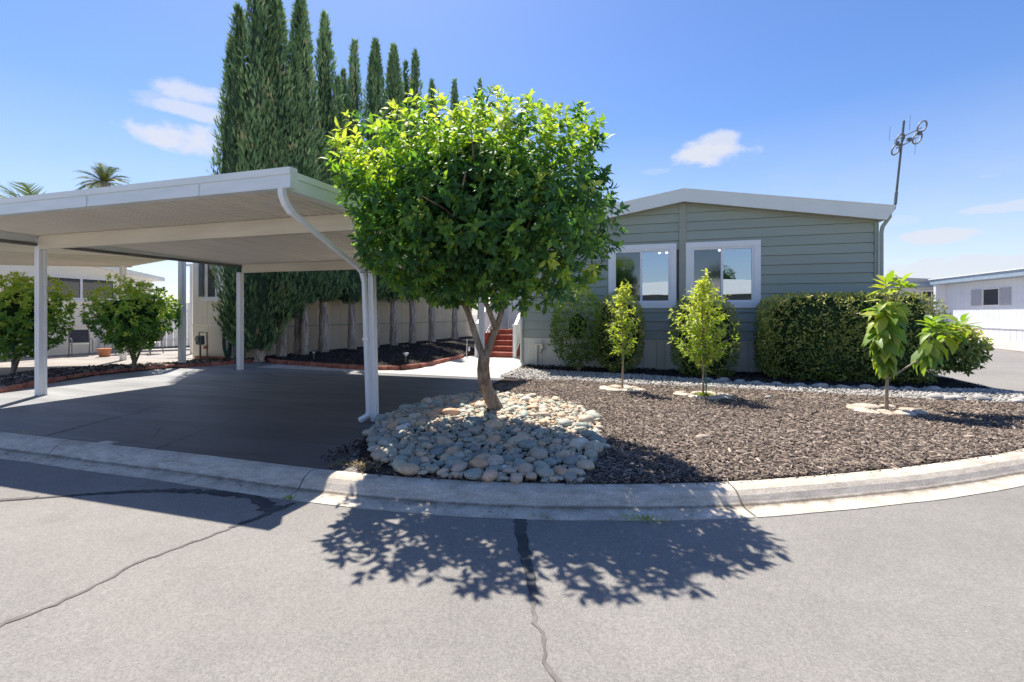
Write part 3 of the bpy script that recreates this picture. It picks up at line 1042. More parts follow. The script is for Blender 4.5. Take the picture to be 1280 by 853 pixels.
# left side edge channel: pale outside, dark open underside
MB().box(XL - .11, XL - .005, YF + .103, YB - .1, 2.715, 2.93).build('side_channel', M['fascia'], carport)
MB().box(XL - .04, XL + .05, YF + .02, YB - .03, 2.66, 2.712).build('edge_trim', M['channel'], carport)
for (yb, z0) in ((5.4, 2.60), (9.36, 2.52)):
    MB().box(XL + .09, XR - .06, yb - .04, yb + .04, z0, roofz(yb) + .001).build('beam', M['cream'], carport, bevel=.006)
    MB().box(XL + .09, XR - .06, yb - .055, yb - .041, z0 + .0, z0 + .022).build('beam_lip', M['cream'], carport)


def post(x, y, z1, parent, s=.10, lean=(0, 0), z0=.0):
    h = s / 2
    g_ = .010
    pr = []
    for (ax, ay) in ((1, 0), (0, 1), (-1, 0), (0, -1)):
        tx, ty = -ay, ax
        for (t, dpt) in ((-h, 0), (-h * .45, 0), (-h * .3, g_), (h * .3, g_), (h * .45, 0)):
            pr.append((ax * (h - dpt) + tx * t, ay * (h - dpt) + ty * t))
    n = len(pr)
    v = [(x + a + lean[0], y + b + lean[1], z0) for a, b in pr] + [(x + a, y + b, z1) for a, b in pr]
    f = [(k, (k + 1) % n, n + (k + 1) % n, n + k) for k in range(n)] + [tuple(range(n)), tuple(range(n, 2 * n))]
    return MB().add(v, f).build('post', M['post'], parent)


post(-10.32, 5.42, 2.80, carport, .115)
post(-3.575, 5.40, 2.60, carport, .074, (.075, -.02))
post(-10.36, 9.36, 2.53, carport, .115)
post(-3.70, 9.36, 2.53, carport, .10)
for (x, y) in ((-10.32, 5.42), (-3.50, 5.38), (-10.36, 9.36), (-3.70, 9.36)):
    MB().box(x - .062, x + .062, y - .06, y + .06, .004, .012).build('post_base', M['metal'], carport)
# downspout: outlet under the front corner, slanting back to the post, then down to a kicked-out shoe
ds = empty('downspout', (0, 0, 0))
ds.parent = carport
ds.location = -carport.location
w_, h_ = .064, .05


def rect_pipe(pts, name, parent, w=w_, h=h_, m=None):
    """rectangular pipe with mitred bends"""
    pts = [Vector(p) for p in pts]
    vs, fs = [], []
    side = None
    for i, p in enumerate(pts):
        d0 = (pts[i] - pts[i - 1]).normalized() if i else (pts[1] - pts[0]).normalized()
        d1 = (pts[i + 1] - pts[i]).normalized() if i < len(pts) - 1 else d0
        d = (d0 + d1).normalized()
        s_ = Vector((1, -.15, 0))
        s_ = (s_ - d * s_.dot(d)).normalized()
        u = d.cross(s_)
        k = 1 / max(.5, d.dot(d1))
        for (a, b) in ((-1, -1), (1, -1), (1, 1), (-1, 1)):
            vs.append(p + s_ * a * w / 2 + u * b * h / 2 * k)
    for i in range(len(pts) - 1):
        for k in range(4):
            fs.append((i * 4 + k, i * 4 + (k + 1) % 4, i * 4 + 4 + (k + 1) % 4, i * 4 + 4 + k))
    fs += [(0, 1, 2, 3), tuple((len(pts) - 1) * 4 + k for k in range(4))]
    return MB().add(vs, fs).build(name, m or M['post'], parent, bevel=.005)


rect_pipe([(-3.80, 4.15, 2.89), (-3.805, 4.16, 2.78), (-3.80, 4.20, 2.69), (-3.785, 4.27, 2.60)], 'elbow', ds, .078, .058)
rect_pipe([(-3.785, 4.26, 2.61), (-3.67, 5.24, 2.08)], 'pipe', ds)
rect_pipe([(-3.67, 5.22, 2.10), (-3.645, 5.31, 2.02), (-3.638, 5.345, 1.90)], 'elbow', ds, .066, .055)
rect_pipe([(-3.638, 5.345, 1.91), (-3.562, 5.335, .12)], 'pipe', ds, .060, .05)
rect_pipe([(-3.562, 5.335, .15), (-3.567, 5.33, .09), (-3.66, 5.27, .025)], 'shoe', ds, .066, .054)
MB().box(-3.645, -3.555, 5.303, 5.309, 1.1, 1.13).build('strap', M['post'], ds)

# fascia joints and screw heads
for x in (-9.2, -6.9, -5.0):
    MB().box(x, x + .035, YF - .0115, YF - .001, roofz(YF) - .019, roofz(YF) + .11).build('joint_plate', M['fascia'], carport)
# the roof is slightly out of square with the street
for ob in list(bpy.data.objects):
    p = ob
    while p.parent is not None: p = p.parent
    if p is carport and ob.type == 'MESH':
        for v in ob.data.vertices: v.co.x += .068 * (v.co.y - 5.4)

# ------------------------------------------------------------------ the grey house
house = empty('manufactured_home', (.9, 12.27, 0), 'grey green lap sided home with two white framed windows', 'house')
WY, WX0, WX1, RX = 12.27, -3.26, 5.07, .91


def soffit(x): return 4.29 - .168 * abs(x - RX)


def clip_poly(poly, a, b, c):
    """keep a*x + b*z <= c"""
    out = []
    for i in range(len(poly)):
        p, q = poly[i], poly[(i + 1) % len(poly)]
        dp, dq = a * p[0] + b * p[1] - c, a * q[0] + b * q[1] - c
        if dp <= 0: out.append(p)
        if (dp < 0) != (dq < 0) and abs(dp - dq) > 1e-9:
            t = dp / (dp - dq)
            out.append((p[0] + (q[0] - p[0]) * t, p[1] + (q[1] - p[1]) * t))
    return out


WINS = [(-.93, .76), (.985, 2.68)]
WZ0, WZ1 = 1.605, 3.25
TR = .145
EXPO = .2285
k = 0
while .80 + k * EXPO < 4.4:
    zb, zt = .80 + k * EXPO, .80 + (k + 1) * EXPO
    for side in (0, 1):
        lo, hi = (WX0 + .004, RX - .085) if side == 0 else (RX + .085, WX1 - .07)
        wx0, wx1 = WINS[side][0] + .06, WINS[side][1] - .06
        a0, a1 = WZ0 + .06, WZ1 - .06
        z0, z1 = zb + .007, zt
        if z1 <= a0 or z0 >= a1: polys = [[(lo, z0), (hi, z0), (hi, z1), (lo, z1)]]
        elif z0 >= a0 and z1 <= a1:
            polys = [[(wx1, z0), (hi, z0), (hi, z1), (wx1, z1)]] if side else []
            if wx0 - lo > .02: polys.append([(lo, z0), (wx0, z0), (wx0, z1), (lo, z1)])
        elif z0 < a0: polys = [[(lo, z0), (hi, z0), (hi, z1), (wx1, z1), (wx1, a0), (max(wx0, lo + .001), a0), (max(wx0, lo + .001), z1), (lo, z1)]]
        else: polys = [[(lo, z0), (max(wx0, lo + .001), z0), (max(wx0, lo + .001), a1), (wx1, a1), (wx1, z0), (hi, z0), (hi, z1), (lo, z1)]]
        s = 1 if side else -1
        for poly in polys:
            if z1 > 3.5: poly = clip_poly(poly, s * .168, 1, 4.27 + s * .168 * RX)
            if len(poly) < 3: continue
            n = len(poly)

            def yy(z): return WY - .032 + .026 * (z - zb) / EXPO
            v = [(x, yy(z), z) for x, z in poly] + [(x, WY + .010, z) for x, z in poly]
            MB().add(v, [tuple(range(n)), tuple(range(n, 2 * n))] + [(i, (i + 1) % n, n + (i + 1) % n, n + i) for i in range(n)]).build('siding_board', M['siding'], house)
    k += 1
# dark sheathing whose colour paints the shadow lines under the laps
for side in (0, 1):
    lo, hi = (WX0 + .01, RX) if side == 0 else (RX, WX1 - .02)
    s = 1 if side else -1
    mb = MB()
    for poly in ([(lo, .75), (hi, .75), (hi, WZ0 + .05), (lo, WZ0 + .05)], [(lo, WZ0 + .05), (WINS[side][0] + .05, WZ0 + .05), (WINS[side][0] + .05, WZ1 - .05), (lo, WZ1 - .05)],
                 [(WINS[side][1] - .05, WZ0 + .05), (hi, WZ0 + .05), (hi, WZ1 - .05), (WINS[side][1] - .05, WZ1 - .05)], clip_poly([(lo, WZ1 - .05), (hi, WZ1 - .05), (hi, 4.4), (lo, 4.4)], s * .168, 1, 4.26 + s * .168 * RX)):
        n = len(poly)
        mb.add([(x, WY + .0115, z) for x, z in poly] + [(x, WY + .03, z) for x, z in poly], [tuple(range(n)), tuple(range(n, 2 * n))] + [(i, (i + 1) % n, n + (i + 1) % n, n + i) for i in range(n)])
    mb.build('shadow_backing', M['channel'], house)
# skirting panels
x = WX0 + .004
kk = 0
while x < WX1 - .03:
    w = [.33, .21, .36, .17][kk % 4]
    x1 = min(x + w, WX1 - .01)
    off = [.0, .012, .003, .015][kk % 4]
    mb = MB().box(x + .004, x1 - .004, WY - .012 - off, WY + .02, -.01, .755)
    for gx in np.arange(x + .05, x1 - .03, .06):
        mb.box(gx, gx + .012, WY - .016 - off, WY - .011 - off, 0, .75)
    mb.build('skirting_panel', M['skirt'], house)
    x, kk = x1, kk + 1
MB().box(WX0 + .002, WX1, WY - .040, WY + .01, .757, .797).build('skirting_cap', M['skirt'], house)
MB().box(RX - .084, RX + .084, WY - .042, WY + .01, .799, 4.262).build('centre_batten', M['batten'], house, bevel=.004)
MB().box(WX1 - .069, WX1 + .012, WY - .044, WY + .06, .0, 3.56).build('corner_trim', M['siding'], house)
MB().box(WX0 - .05, WX0 + .002, WY - .044, WY + .06, .0, 3.56).build('corner_trim', M['skirt'], house)
for s in (-1, 1):   # frieze following the slope, soffit above
    x1 = WX1 - .07 if s > 0 else WX0
    xa = RX + s * .09
    MB().extr([(xa, WY - .038, soffit(xa) - .085), (x1, WY - .038, soffit(x1) - .085), (x1, WY - .038, soffit(x1) - .021), (xa, WY - .038, soffit(xa) - .021)], (0, 0, 0), (0, .026, 0)).build('frieze', M['batten'], house)
RXL, RXR, RY0, RY1 = -3.36, 5.16, 11.99, 27.5
for s, x1 in ((-1, RXL), (1, RXR)):
    def rt(x): return 4.545 - .163 * abs(x - .92)
    MB().extr([(.92, RY0 + .03, soffit(.92) - .018), (x1, RY0 + .03, soffit(x1) - .018), (x1, RY0 + .03, rt(x1) - .02), (.92, RY0 + .03, rt(.92) - .02)], (0, 0, 0), (0, RY1 - RY0, 0)).build('roof', M['shingle'], house)
    xe = x1 + s * .14
    MB().extr([(.92, RY0, soffit(.92) - .045), (x1 - s * .02, RY0, soffit(x1) - .045 + .01), (xe, RY0, rt(xe)), (.92, RY0, rt(.92))], (0, 0, 0), (0, .028, 0)).build('fascia', M['hfascia'], house)
    MB().extr([(.92, RY0 - .012, rt(.92) - .004), (xe, RY0 - .012, rt(xe) - .004), (xe + s * .01, RY0 - .012, rt(xe) + .018), (.92, RY0 - .012, rt(.92) + .02)], (0, 0, 0), (0, .06, 0)).build('roof_edge', M['hfascia'], house)
    # gutter
    gx = x1 + s * .002
    MB().extr([(gx, RY0 + .03, 3.70), (gx + s * .10, RY0 + .03, 3.70), (gx + s * .14, RY0 + .03, 3.81), (gx, RY0 + .03, 3.81)], (0, 0, 0), (0, RY1 - RY0 - .05, 0)).build('gutter', M['hfascia'], house)
# body behind the front wall
MB().box(WX0, WX0 + .1, WY + .06, 27.2, 0, 3.58).build('side_wall', M['siding'], house)
MB().box(WX1 - .1, WX1, WY + .06, 27.2, 0, 3.58).build('side_wall', M['siding'], house)
MB().box(WX0, WX1, 27.2, 27.3, 0, 3.58).build('back_wall', M['siding'], house)
# dark room behind the windows
rm = MB()
rm.box(-2.9, 4.7, 15.8, 15.9, .8, 3.3).box(-2.9, -2.8, 12.5, 15.8, .8, 3.3).box(4.6, 4.7, 12.5, 15.8, .8, 3.3).box(-2.9, 4.7, 12.33, 15.9, .7, .8).box(-2.9, 4.7, 12.33, 15.9, 3.3, 3.4)
rm.build('room', M['room'], house)
for (lx, ly) in ((.42, 14.3), (.62, 14.3), (2.05, 14.2), (3.0, 14.4), (2.75, 13.7)):
    MB().tube([(lx, ly, 3.298), (lx, ly, 3.262)], .035, 14).build('ceiling_lamp', M['lamp'], house)

for wi, (x0, x1) in enumerate(WINS):
    w = empty('window', (0, 0, 0)); w.parent = house; w.location = -house.location
    y = WY - .055
    t = TR
    for nm, bx in (('trim', (x0, x1, y, y + .05, WZ1 - t, WZ1)), ('trim', (x0, x1, y, y + .05, WZ0, WZ0 + t)),
                   ('trim', (x0, x0 + t, y + .002, y + .05, WZ0 + t, WZ1 - t)), ('trim', (x1 - t, x1, y + .002, y + .05, WZ0 + t, WZ1 - t))):
        MB().box(*bx).build(nm, M['trim'], w, bevel=.004)
    fx0, fx1, fz0, fz1 = x0 + t, x1 - t, WZ0 + t, WZ1 - t
    fw = .048
    fr = MB()
    fr.box(fx0, fx1, y + .02, y + .09, fz1 - fw, fz1).box(fx0, fx1, y + .02, y + .09, fz0, fz0 + fw).box(fx0, fx0 + fw, y + .02, y + .09, fz0 + fw, fz1 - fw).box(fx1 - fw, fx1, y + .02, y + .09, fz0 + fw, fz1 - fw)
    fr.build('frame', M['trim'], w, bevel=.003)
    xm = (fx0 + fx1) / 2 - .01
    MB().box(xm - .028, xm + .028, y + .028, y + .08, fz0 + fw, fz1 - fw).build('meeting_stile', M['trim'], w, bevel=.003)
    MB().add([(fx0 + fw, y + .062, fz0 + fw), (xm - .028, y + .062, fz0 + fw), (xm - .028, y + .062, fz1 - fw), (fx0 + fw, y + .062, fz1 - fw)], [(0, 1, 2, 3)]).build('pane', M['screened'], w)
    MB().add([(xm + .028, y + .05, fz0 + fw), (fx1 - fw, y + .05, fz0 + fw), (fx1 - fw, y + .05, fz1 - fw), (xm + .028, y + .05, fz1 - fw)], [(0, 1, 2, 3)]).build('pane', M['glass'], w)
# downspout and strap at the right corner
rect_pipe([(5.24, 12.12, 3.72), (5.24, 12.12, 3.62), (5.13, 12.17, 3.42), (5.115, 12.19, 3.3), (5.115, 12.19, .12)], 'downspout', house, .07, .055, M['siding'])
rect_pipe([(-3.30, 12.16, 3.60), (-3.30, 12.19, 3.3), (-3.30, 12.19, .1)], 'downspout', house, .05, .045, M['skirt'])
# pipe and hose tap on the skirting
MB().tube([(-2.86, 12.20, .0), (-2.86, 12.20, .60)], .028, 8).build('vent_pipe', M['skirt'], house)
MB().box(-2.93, -2.70, 12.16, 12.24, .60, .64).box(-2.74, -2.68, 12.15, 12.24, .46, .62).build('pipe_bracket', M['cream'], house)
MB().tube([(-2.72, 12.17, .52), (-2.69, 12.12, .44), (-2.74, 12.12, .38)], .016, 6).build('tap', M['metal'], house)

# ------------------------------------------------------------------ antenna
an = empty('antenna', (5.25, 12.3, 3.6), 'tilted rooftop aerial with figure eight loops on a bent mast', 'antenna')
MB().tube([(5.20, 12.25, 3.70), (5.34, 12.28, 3.76), (5.41, 12.3, 3.84), (5.425, 12.3, 3.95), (5.59, 12.3, 5.80)], .024, 8).build('mast', M['galv'], an)
MB().tube([(5.425, 12.3, 3.94), (5.447, 12.3, 4.2)], .032, 8).build('collar', M['galv'], an)


def loop8(cx, cy, cz, r_, tilt, nm):
    mb = MB()
    for s in (-1, 1):
        pts = []
        for k in range(17):
            a = 2 * math.pi * k / 16
            dx, dz = r_ * .82 * math.cos(a), s * r_ + r_ * math.sin(a)
            X_ = dx * math.cos(tilt) + dz * math.sin(tilt) * .35
            pts.append((cx + X_ + dz * .22, cy + dx * math.sin(tilt), cz + dz))
        mb.tube(pts, .017, 6, caps=False)
    return mb.build(nm, M['metal'], an, smooth=True)


loop8(5.46, 12.26, 5.27, .115, .5, 'loop_element')
loop8(5.90, 12.34, 5.52, .125, .4, 'loop_element')
MB().tube([(5.39, 12.25, 5.36), (5.62, 12.29, 5.47), (5.93, 12.33, 5.62)], .013, 6).build('boom', M['metal'], an)
MB().tube([(5.42, 12.25, 5.18), (5.60, 12.29, 5.27), (5.86, 12.33, 5.42)], .013, 6).build('boom', M['metal'], an)
for q_ in ((5.64, 5.72, 12.26, 12.32, 5.34, 5.40), (5.40, 5.47, 12.22, 12.28, 5.24, 5.33), (5.85, 5.93, 12.30, 12.36, 5.46, 5.54)):
    MB().box(*q_).build('feed_box', M['shutter'], an)
for (x_, z_) in ((5.30, 5.55), (5.68, 5.75), (5.78, 5.2)):
    MB().tube([(x_, 12.28, z_ - .18), (x_ + .03, 12.3, z_ + .16)], .004, 4).build('wire', M['metal'], an)

# ------------------------------------------------------------------ porch with red steps
st = empty('porch_steps', (-4.7, 14.45, 0), 'bright red wooden steps with white railings beside the grey house', 'steps')
for k in range(5):
    y0 = 14.48 + .28 * k
    MB().box(-5.36, -4.20, y0, y0 + .02, .18 * k + .008, .18 * (k + 1) - .045).build('riser', M['red'], st)
    MB().box(-5.38, -4.19, y0 - .03, y0 + .30, .18 * (k + 1) - .045, .18 * (k + 1)).build('tread', M['red'], st, bevel=.006)
MB().box(-5.38, -3.35, 15.9, 17.4, .83, .87).build('landing', M['red'], st)
MB().box(-5.36, -5.30, 14.5, 17.3, .01, .8).box(-4.22, -4.17, 14.52, 17.3, .01, .82).build('side_board', M['red'], st)
for (sx) in (-5.46, -4.12):
    top = 1.10 if sx < -5 else 1.06
    MB().box(sx - .05, sx + .05, 14.35, 14.45, .008, top).build('newel_post', M['white'], st, bevel=.005)
    MB().box(sx - .08, sx + .08, 14.32, 14.48, top + .001, top + .05).build('newel_cap', M['white'], st, bevel=.005)
    MB().box(sx - .05, sx + .05, 15.9, 16.0, .1, 2.0).build('newel_post', M['white'], st)
    MB().bar((sx, 14.46, top - .02), (sx, 15.9, top + .92), .10, .06).build('handrail', M['white'], st)
    MB().bar((sx, 14.46, .22), (sx, 15.9, 1.1), .06, .07).build('bottom_rail', M['white'], st)
    for k in range(11):
        yb_ = 14.54 + k * .125
        zz0 = .24 + (yb_ - 14.46) * .61
        MB().box(sx - .018, sx + .018, yb_, yb_ + .045, zz0, zz0 + .86).build('baluster', M['white'], st)
    MB().bar((sx, 16.0, 1.98), (sx, 17.4, 1.98), .10, .06).build('handrail', M['white'], st)
    for k in range(10):
        MB().box(sx - .018, sx + .018, 16.08 + k * .13, 16.125 + k * .13, .88, 1.95).build('baluster', M['white'], st)
MB().box(-4.95, -4.3, 16.7, 17.3, .871, .89).build('door_mat', M['shutter'], st)
pr = empty('porch_enclosure', (-4.6, 17.4, 0), 'pale enclosed porch wall with a white door at the top of the red steps', 'porch')
MB().box(-5.9, -5.26, 17.41, 17.5, .0, 3.3).box(-4.14, -3.2, 17.41, 17.5, .0, 3.3).box(-5.26, -4.14, 17.41, 17.5, 2.95, 3.3).build('wall', M['bluewhite'], pr)
MB().box(-5.24, -4.16, 17.43, 17.48, .88, 2.94).build('door', M['trim'], pr)
MB().tube([(-4.28, 17.40, 1.85), (-4.28, 17.36, 1.85)], .03, 8).build('door_handle', M['metal'], pr)
MB().box(-6.0, -3.1, 16.9, 18.6, 3.301, 3.42).build('roof', M['hfascia'], pr)
MB().box(-5.98, -5.9, 15.5, 17.4, .05, .09).build('sill_board', M['white'], pr)
boot = empty('boot_scraper', (-5.75, 14.2, 0), 'thin white metal plant stake left of the red steps', 'stake')
MB().tube([(-5.72, 14.15, .01), (-5.70, 14.15, .62)], .012, 6).tube([(-5.80, 14.15, .02), (-5.64, 14.15, .02)], .012, 6).build('rod', M['white'], boot)
MB().box(-5.66, -5.60, 14.13, 14.17, .22, .36).build('plate', M['white'], boot)
boot.name = 'garden_stake'
for (x_, y_, lab) in ((-6.32, 11.2, 'white capped path light in the cypress bed near the walk'), (-9.3, 11.15, 'black path light with pale cap at the cypress bed corner')):
    pl = empty('path_light', (x_, y_, .1), lab, 'path light', 'path lights in the cypress bed')
    MB().tube([(x_, y_, .10), (x_, y_, .30)], .012, 6).build('stake', M['metal'], pl)
    MB().tube([(x_, y_, .30), (x_, y_, .36)], [.03, .045], 10).build('lens', M['hfascia'], pl)
    MB().tube([(x_, y_, .361), (x_, y_, .385), (x_, y_, .40)], [.085, .07, .02], 12).build('cap', M['hfascia'] if x_ > -8 else M['shutter'], pl)

# ------------------------------------------------------------------ near neighbour: beige home beside the cypress row
nb = empty('neighbour_home', (-12.7, 11, 0), 'beige grooved neighbour home with dark shuttered window and tan side wall', 'house')
x = -13.75
while x < -11.8:
    x1 = min(x + .2, -11.8)
    if -13.22 < (x + x1) / 2 < -12.38:
        MB().box(x + .004, x1 - .004, 11.0, 11.05, 1.14, 1.98).build('wall_panel', M['beige'], nb)
        MB().box(x + .004, x1 - .004, 11.0, 11.05, 3.12, 3.4).build('wall_panel', M['beige'], nb)
    else:
        MB().box(x + .004, x1 - .004, 11.0, 11.05, 1.14, 3.4).build('wall_panel', M['beige'], nb)
    x = x1
MB().box(-13.76, -11.79, 10.985, 11.05, 1.09, 1.138).build('belt_rail', M['offwhite'], nb)
for (a, b) in ((-13.75, -13.1), (-13.095, -12.45), (-12.445, -11.8)):
    MB().box(a, b, 10.995, 11.04, -.01, 1.088).build('skirting_panel', M['beige'], nb)
w = empty('window'); w.parent = nb; w.location = -nb.location
MB().box(-13.2, -12.8, 11.03, 11.04, 2.0, 3.1).build('pane', M['darkglass'], w)
MB().box(-12.79, -12.42, 11.03, 11.04, 2.0, 3.1).build('curtain', M['offwhite'], w)
MB().box(-13.26, -12.36, 10.95, 11.0, 1.93, 1.99).box(-12.81, -12.785, 10.97, 11.02, 1.99, 3.1).build('frame', M['white'], w)
MB().box(-13.28, -12.34, 10.90, 11.0, 1.86, 1.928).build('sill', M['white'], w)
for (a, b) in ((-13.46, -13.27), (-12.35, -12.16)):
    sh = MB().box(a, b, 10.955, 10.985, 2.0, 3.12)
    for zz_ in np.arange(2.06, 3.05, .055):
        if abs(zz_ - 2.55) < .04: continue
        sh.box(a + .03, b - .03, 10.94, 10.958, zz_, zz_ + .03)
    sh.build('shutter', M['shutter'], nb)
MB().box(-11.82, -11.76, 10.98, 11.08, 0, 3.4).build('corner_trim', M['galv'], nb)
MB().box(-11.99, -11.83, 10.88, 10.98, .04, 1.0).build('meter_cabinet', M['galv'], nb)
# long tan side wall
sa, sb_ = Vector((-11.78, 11.1, 0)), Vector((-10.35, 26.5, 0))
L_ = (sb_ - sa).length
dd = (sb_ - sa).normalized()
ns = int(L_ / .405)
for i in range(ns):
    a, b = sa + dd * (i * L_ / ns + .004), sa + dd * ((i + 1) * L_ / ns - .004)
    q0 = Vector((-.05, 0, 0))
    mb = MB().extr([(a.x, a.y, 1.06), (b.x, b.y, 1.06), (b.x, b.y, 3.3), (a.x, a.y, 3.3)], (0, 0, 0), q0)
    mb.build('wall_panel', M['tan'], nb)
    MB().extr([(a.x + .012, a.y, -.01), (b.x + .012, b.y, -.01), (b.x + .012, b.y, 1.018), (a.x + .012, a.y, 1.018)], (0, 0, 0), q0).build('skirting_panel', M['tan'], nb)
MB().bar(sa + Vector((.02, 0, 1.04)), sb_ + Vector((.02, 0, 1.04)), .05, .04).build('belt_rail', M['batten'], nb)
MB().prism([(-13.9, 10.75), (-11.6, 10.75), (-10.15, 26.6), (-13.9, 26.6)], 3.401, 3.52).build('roof', M['offwhite'], nb)
MB().box(-13.76, -13.70, 11.06, 26, 0, 3.4).build('side_wall', M['beige'], nb)

gmr = empty('gas_meter', (-12.95, 10.6, 0), 'dark blue grey gas meter on a short pipe before the beige home', 'gas meter')
MB().box(-13.10, -12.86, 10.55, 10.68, .52, .80).build('meter_body', M['meter'], gmr, bevel=.03)
MB().tube([(-12.98, 10.53, .70), (-12.98, 10.50, .70)], .07, 12).build('dial', M['metal'], gmr)
MB().tube([(-12.98, 10.62, .04), (-12.98, 10.62, .52)], .028, 8).build('riser_pipe', M['galv'], gmr)
MB().tube([(-13.02, 10.62, .80), (-13.02, 10.62, .90), (-12.72, 10.62, .90), (-12.70, 10.62, .04)], .022, 8).build('outlet_pipe', M['metal'], gmr)
MB().box(-12.80, -12.70, 10.56, 10.66, .40, .50).build('regulator', M['terracotta'], gmr, bevel=.02)
hs_ = empty('garden_hose', (-12.28, 10.9, 0), 'dark green garden hose hanging in loops on the beige wall', 'hose')
for k in range(9):
    w_ = .16 + .025 * (k % 4)
    zb_ = .12 + .07 * (k % 3)
    xo = -12.28 + .012 * (k - 4)
    pts = []
    for i in range(13):
        a = math.pi * i / 12
        pts.append((xo - (w_ * .35 + w_ * .65 * math.sin(a) ** .5 * .6) * math.cos(a), 10.93 - .02 * (k % 3), 1.22 - (1.22 - zb_) * math.sin(a) ** .55))
    MB().tube(pts, .014, 6).build('coil', M['hose'], hs_, smooth=True)
MB().tube([(-12.36, 10.94, 1.24), (-12.2, 10.94, 1.24)], .03, 8).build('hanger', M['shutter'], hs_)
br = empty('brick_kerb', (-13, 10.75, 0), 'short row of red bricks at the foot of the beige wall', 'brick row')
for k in range(5):
    MB().box(-13.35 + k * .235, -13.13 + k * .235, 10.74, 10.84, .02, .16).build('brick', M['terracotta_edge'], br, bevel=.006)

# patio cover of the neighbour: slab on posts
aw = empty('patio_cover', (-15, 8, 0), 'neighbour patio cover with pale ribbed underside on white posts', 'patio cover')
A_, B_, C__, D_ = Vector((-19.9, 8.1, 3.0)), Vector((-15.6, 10.45, 3.0)), Vector((-12.25, 9.4, 3.02)), Vector((-12.6, 4.4, 3.1))
E_ = Vector((-19.0, 4.4, 3.08))
MB().add([tuple(p) for p in (A_, B_, C__, D_, E_)] + [tuple(p + Vector((0, 0, .12))) for p in (A_, B_, C__, D_, E_)],
         [(0, 1, 2, 3, 4), (5, 6, 7, 8, 9)] + [(i, (i + 1) % 5, 5 + (i + 1) % 5, 5 + i) for i in range(5)]).build('roof', M['pan'], aw)
MB().bar(A_ - Vector((0, 0, .02)), B_ - Vector((0, 0, .02)), .08, .10).build('beam', M['cream'], aw)
MB().bar(B_ + Vector((0, 0, .07)), C__ + Vector((0, 0, .07)), .05, .20).build('fascia', M['white'], aw)
for k in range(10):
    t = (k + .5) / 10
    p = A_.lerp(E_, t) - Vector((0, 0, .012))
    q = B_.lerp(C__, t) - Vector((0, 0, .012))
    if k < 9:
        MB().bar(p, q, .03, .035).build('rib', M['pan'], aw)
for (x_, y_) in ((-12.28, 9.86 - .35), (-15.75, 10.3), (-18.9, 8.6)):
    post(x_, y_, 3.0, aw, .13)
pp = empty('porch_stair_rail', (-16.5, 13.3, 0), 'slim white post and stair rail beside the white fence', 'stair rail')
post(-15.9, 12.7, 3.2, pp, .11)
MB().bar((-16.2, 12.6, 3.24), (-13.8, 13.2, 3.3), .10, .08).build('top_bar', M['white'], pp)
MB().bar((-15.6, 12.6, .9), (-14.1, 13.2, 1.9), .05, .06).build('handrail', M['white'], pp)
MB().bar((-15.6, 12.6, .3), (-14.1, 13.2, 1.2), .05, .06).build('bottom_rail', M['white'], pp)
for k in range(9):
    t = (k + .5) / 9
    p = Vector((-15.6, 12.6, .3)).lerp(Vector((-14.1, 13.2, 1.2)), t)
    MB().box(p.x - .02, p.x + .02, p.y - .02, p.y + .02, p.z, p.z + .6).build('baluster', M['white'], pp)

# ------------------------------------------------------------------ white home on the left
wh = empty('white_home', (-20, 10, 0), 'off white gabled home with a long dark window on the far left', 'house')


def gz(y): return 3.72 - .145 * (y - 8.6) if y > 8.6 else 3.72 - .145 * (8.6 - y)


MB().extr([(-20, 3, 0), (-20, 14.2, 0), (-20, 14.2, gz(14.2)), (-20, 8.6, gz(8.6)), (-20, 3, gz(3))], (0, 0, 0), (-.15, 0, 0)).build('wall', M['offwhite'], wh)
MB().box(-30, -20.15, 14.05, 14.2, 0, 2.85).build('side_wall', M['offwhite'], wh)
for (ya, yb_) in ((8.6, 14.55), (8.6, 2.6)):
    MB().extr([(-19.75, ya, gz(ya) + .002), (-19.75, yb_, gz(yb_) + .002), (-19.75, yb_, gz(yb_) + .16), (-19.75, ya, gz(ya) + .16)], (0, 0, 0), (-10.5, 0, 0)).build('roof', M['white'], wh)
MB().box(-19.995, -19.96, 3.1, 14.1, 1.02, 1.08).build('belt_rail', M['white'], wh)
w = empty('window'); w.parent = wh; w.location = -wh.location
MB().box(-20.0, -19.95, 10.35, 10.42, 2.05, 2.75).box(-20.0, -19.95, 11.62, 11.69, 2.05, 2.75).box(-20.0, -19.95, 12.7, 12.77, 2.05, 2.75).box(-20.0, -19.95, 10.35, 12.77, 2.751, 2.81).box(-20.0, -19.95, 10.35, 12.77, 1.98, 2.049).build('frame', M['white'], w)
MB().box(-19.995, -19.98, 10.42, 11.62, 2.05, 2.75).build('pane', M['darkglass'], w)
MB().box(-19.995, -19.98, 11.69, 12.7, 2.05, 2.75).build('pane', M['darkglass'], w)
MB().box(-20.0, -19.9, 11.0, 12.3, 1.90, 1.978).build('sill', M['white'], w)
fn = empty('white_fence', (-18.6, 13.5, 0), 'white board fence behind the left citrus shrub', 'fence')
fa, fb = Vector((-19.9, 12.2, 0)), Vector((-17.3, 15.9, 0))
n = 20
for k in range(n):
    a, b = fa.lerp(fb, (k + .06) / n), fa.lerp(fb, (k + .94) / n)
    MB().extr([(a.x, a.y, .05), (b.x, b.y, .05), (b.x, b.y, 1.92), (a.x, a.y, 1.92)], (0, 0, 0), (-.03, .01, 0)).build('fence_board', M['white'], fn)
MB().bar(fa + Vector((.05, 0, .42)), fb + Vector((.05, 0, .42)), .03, .05).build('rail', M['white'], fn)
MB().bar(fa + Vector((-.05, 0, 1.6)), fb + Vector((-.05, 0, 1.6)), .05, .08).build('rail', M['white'], fn)
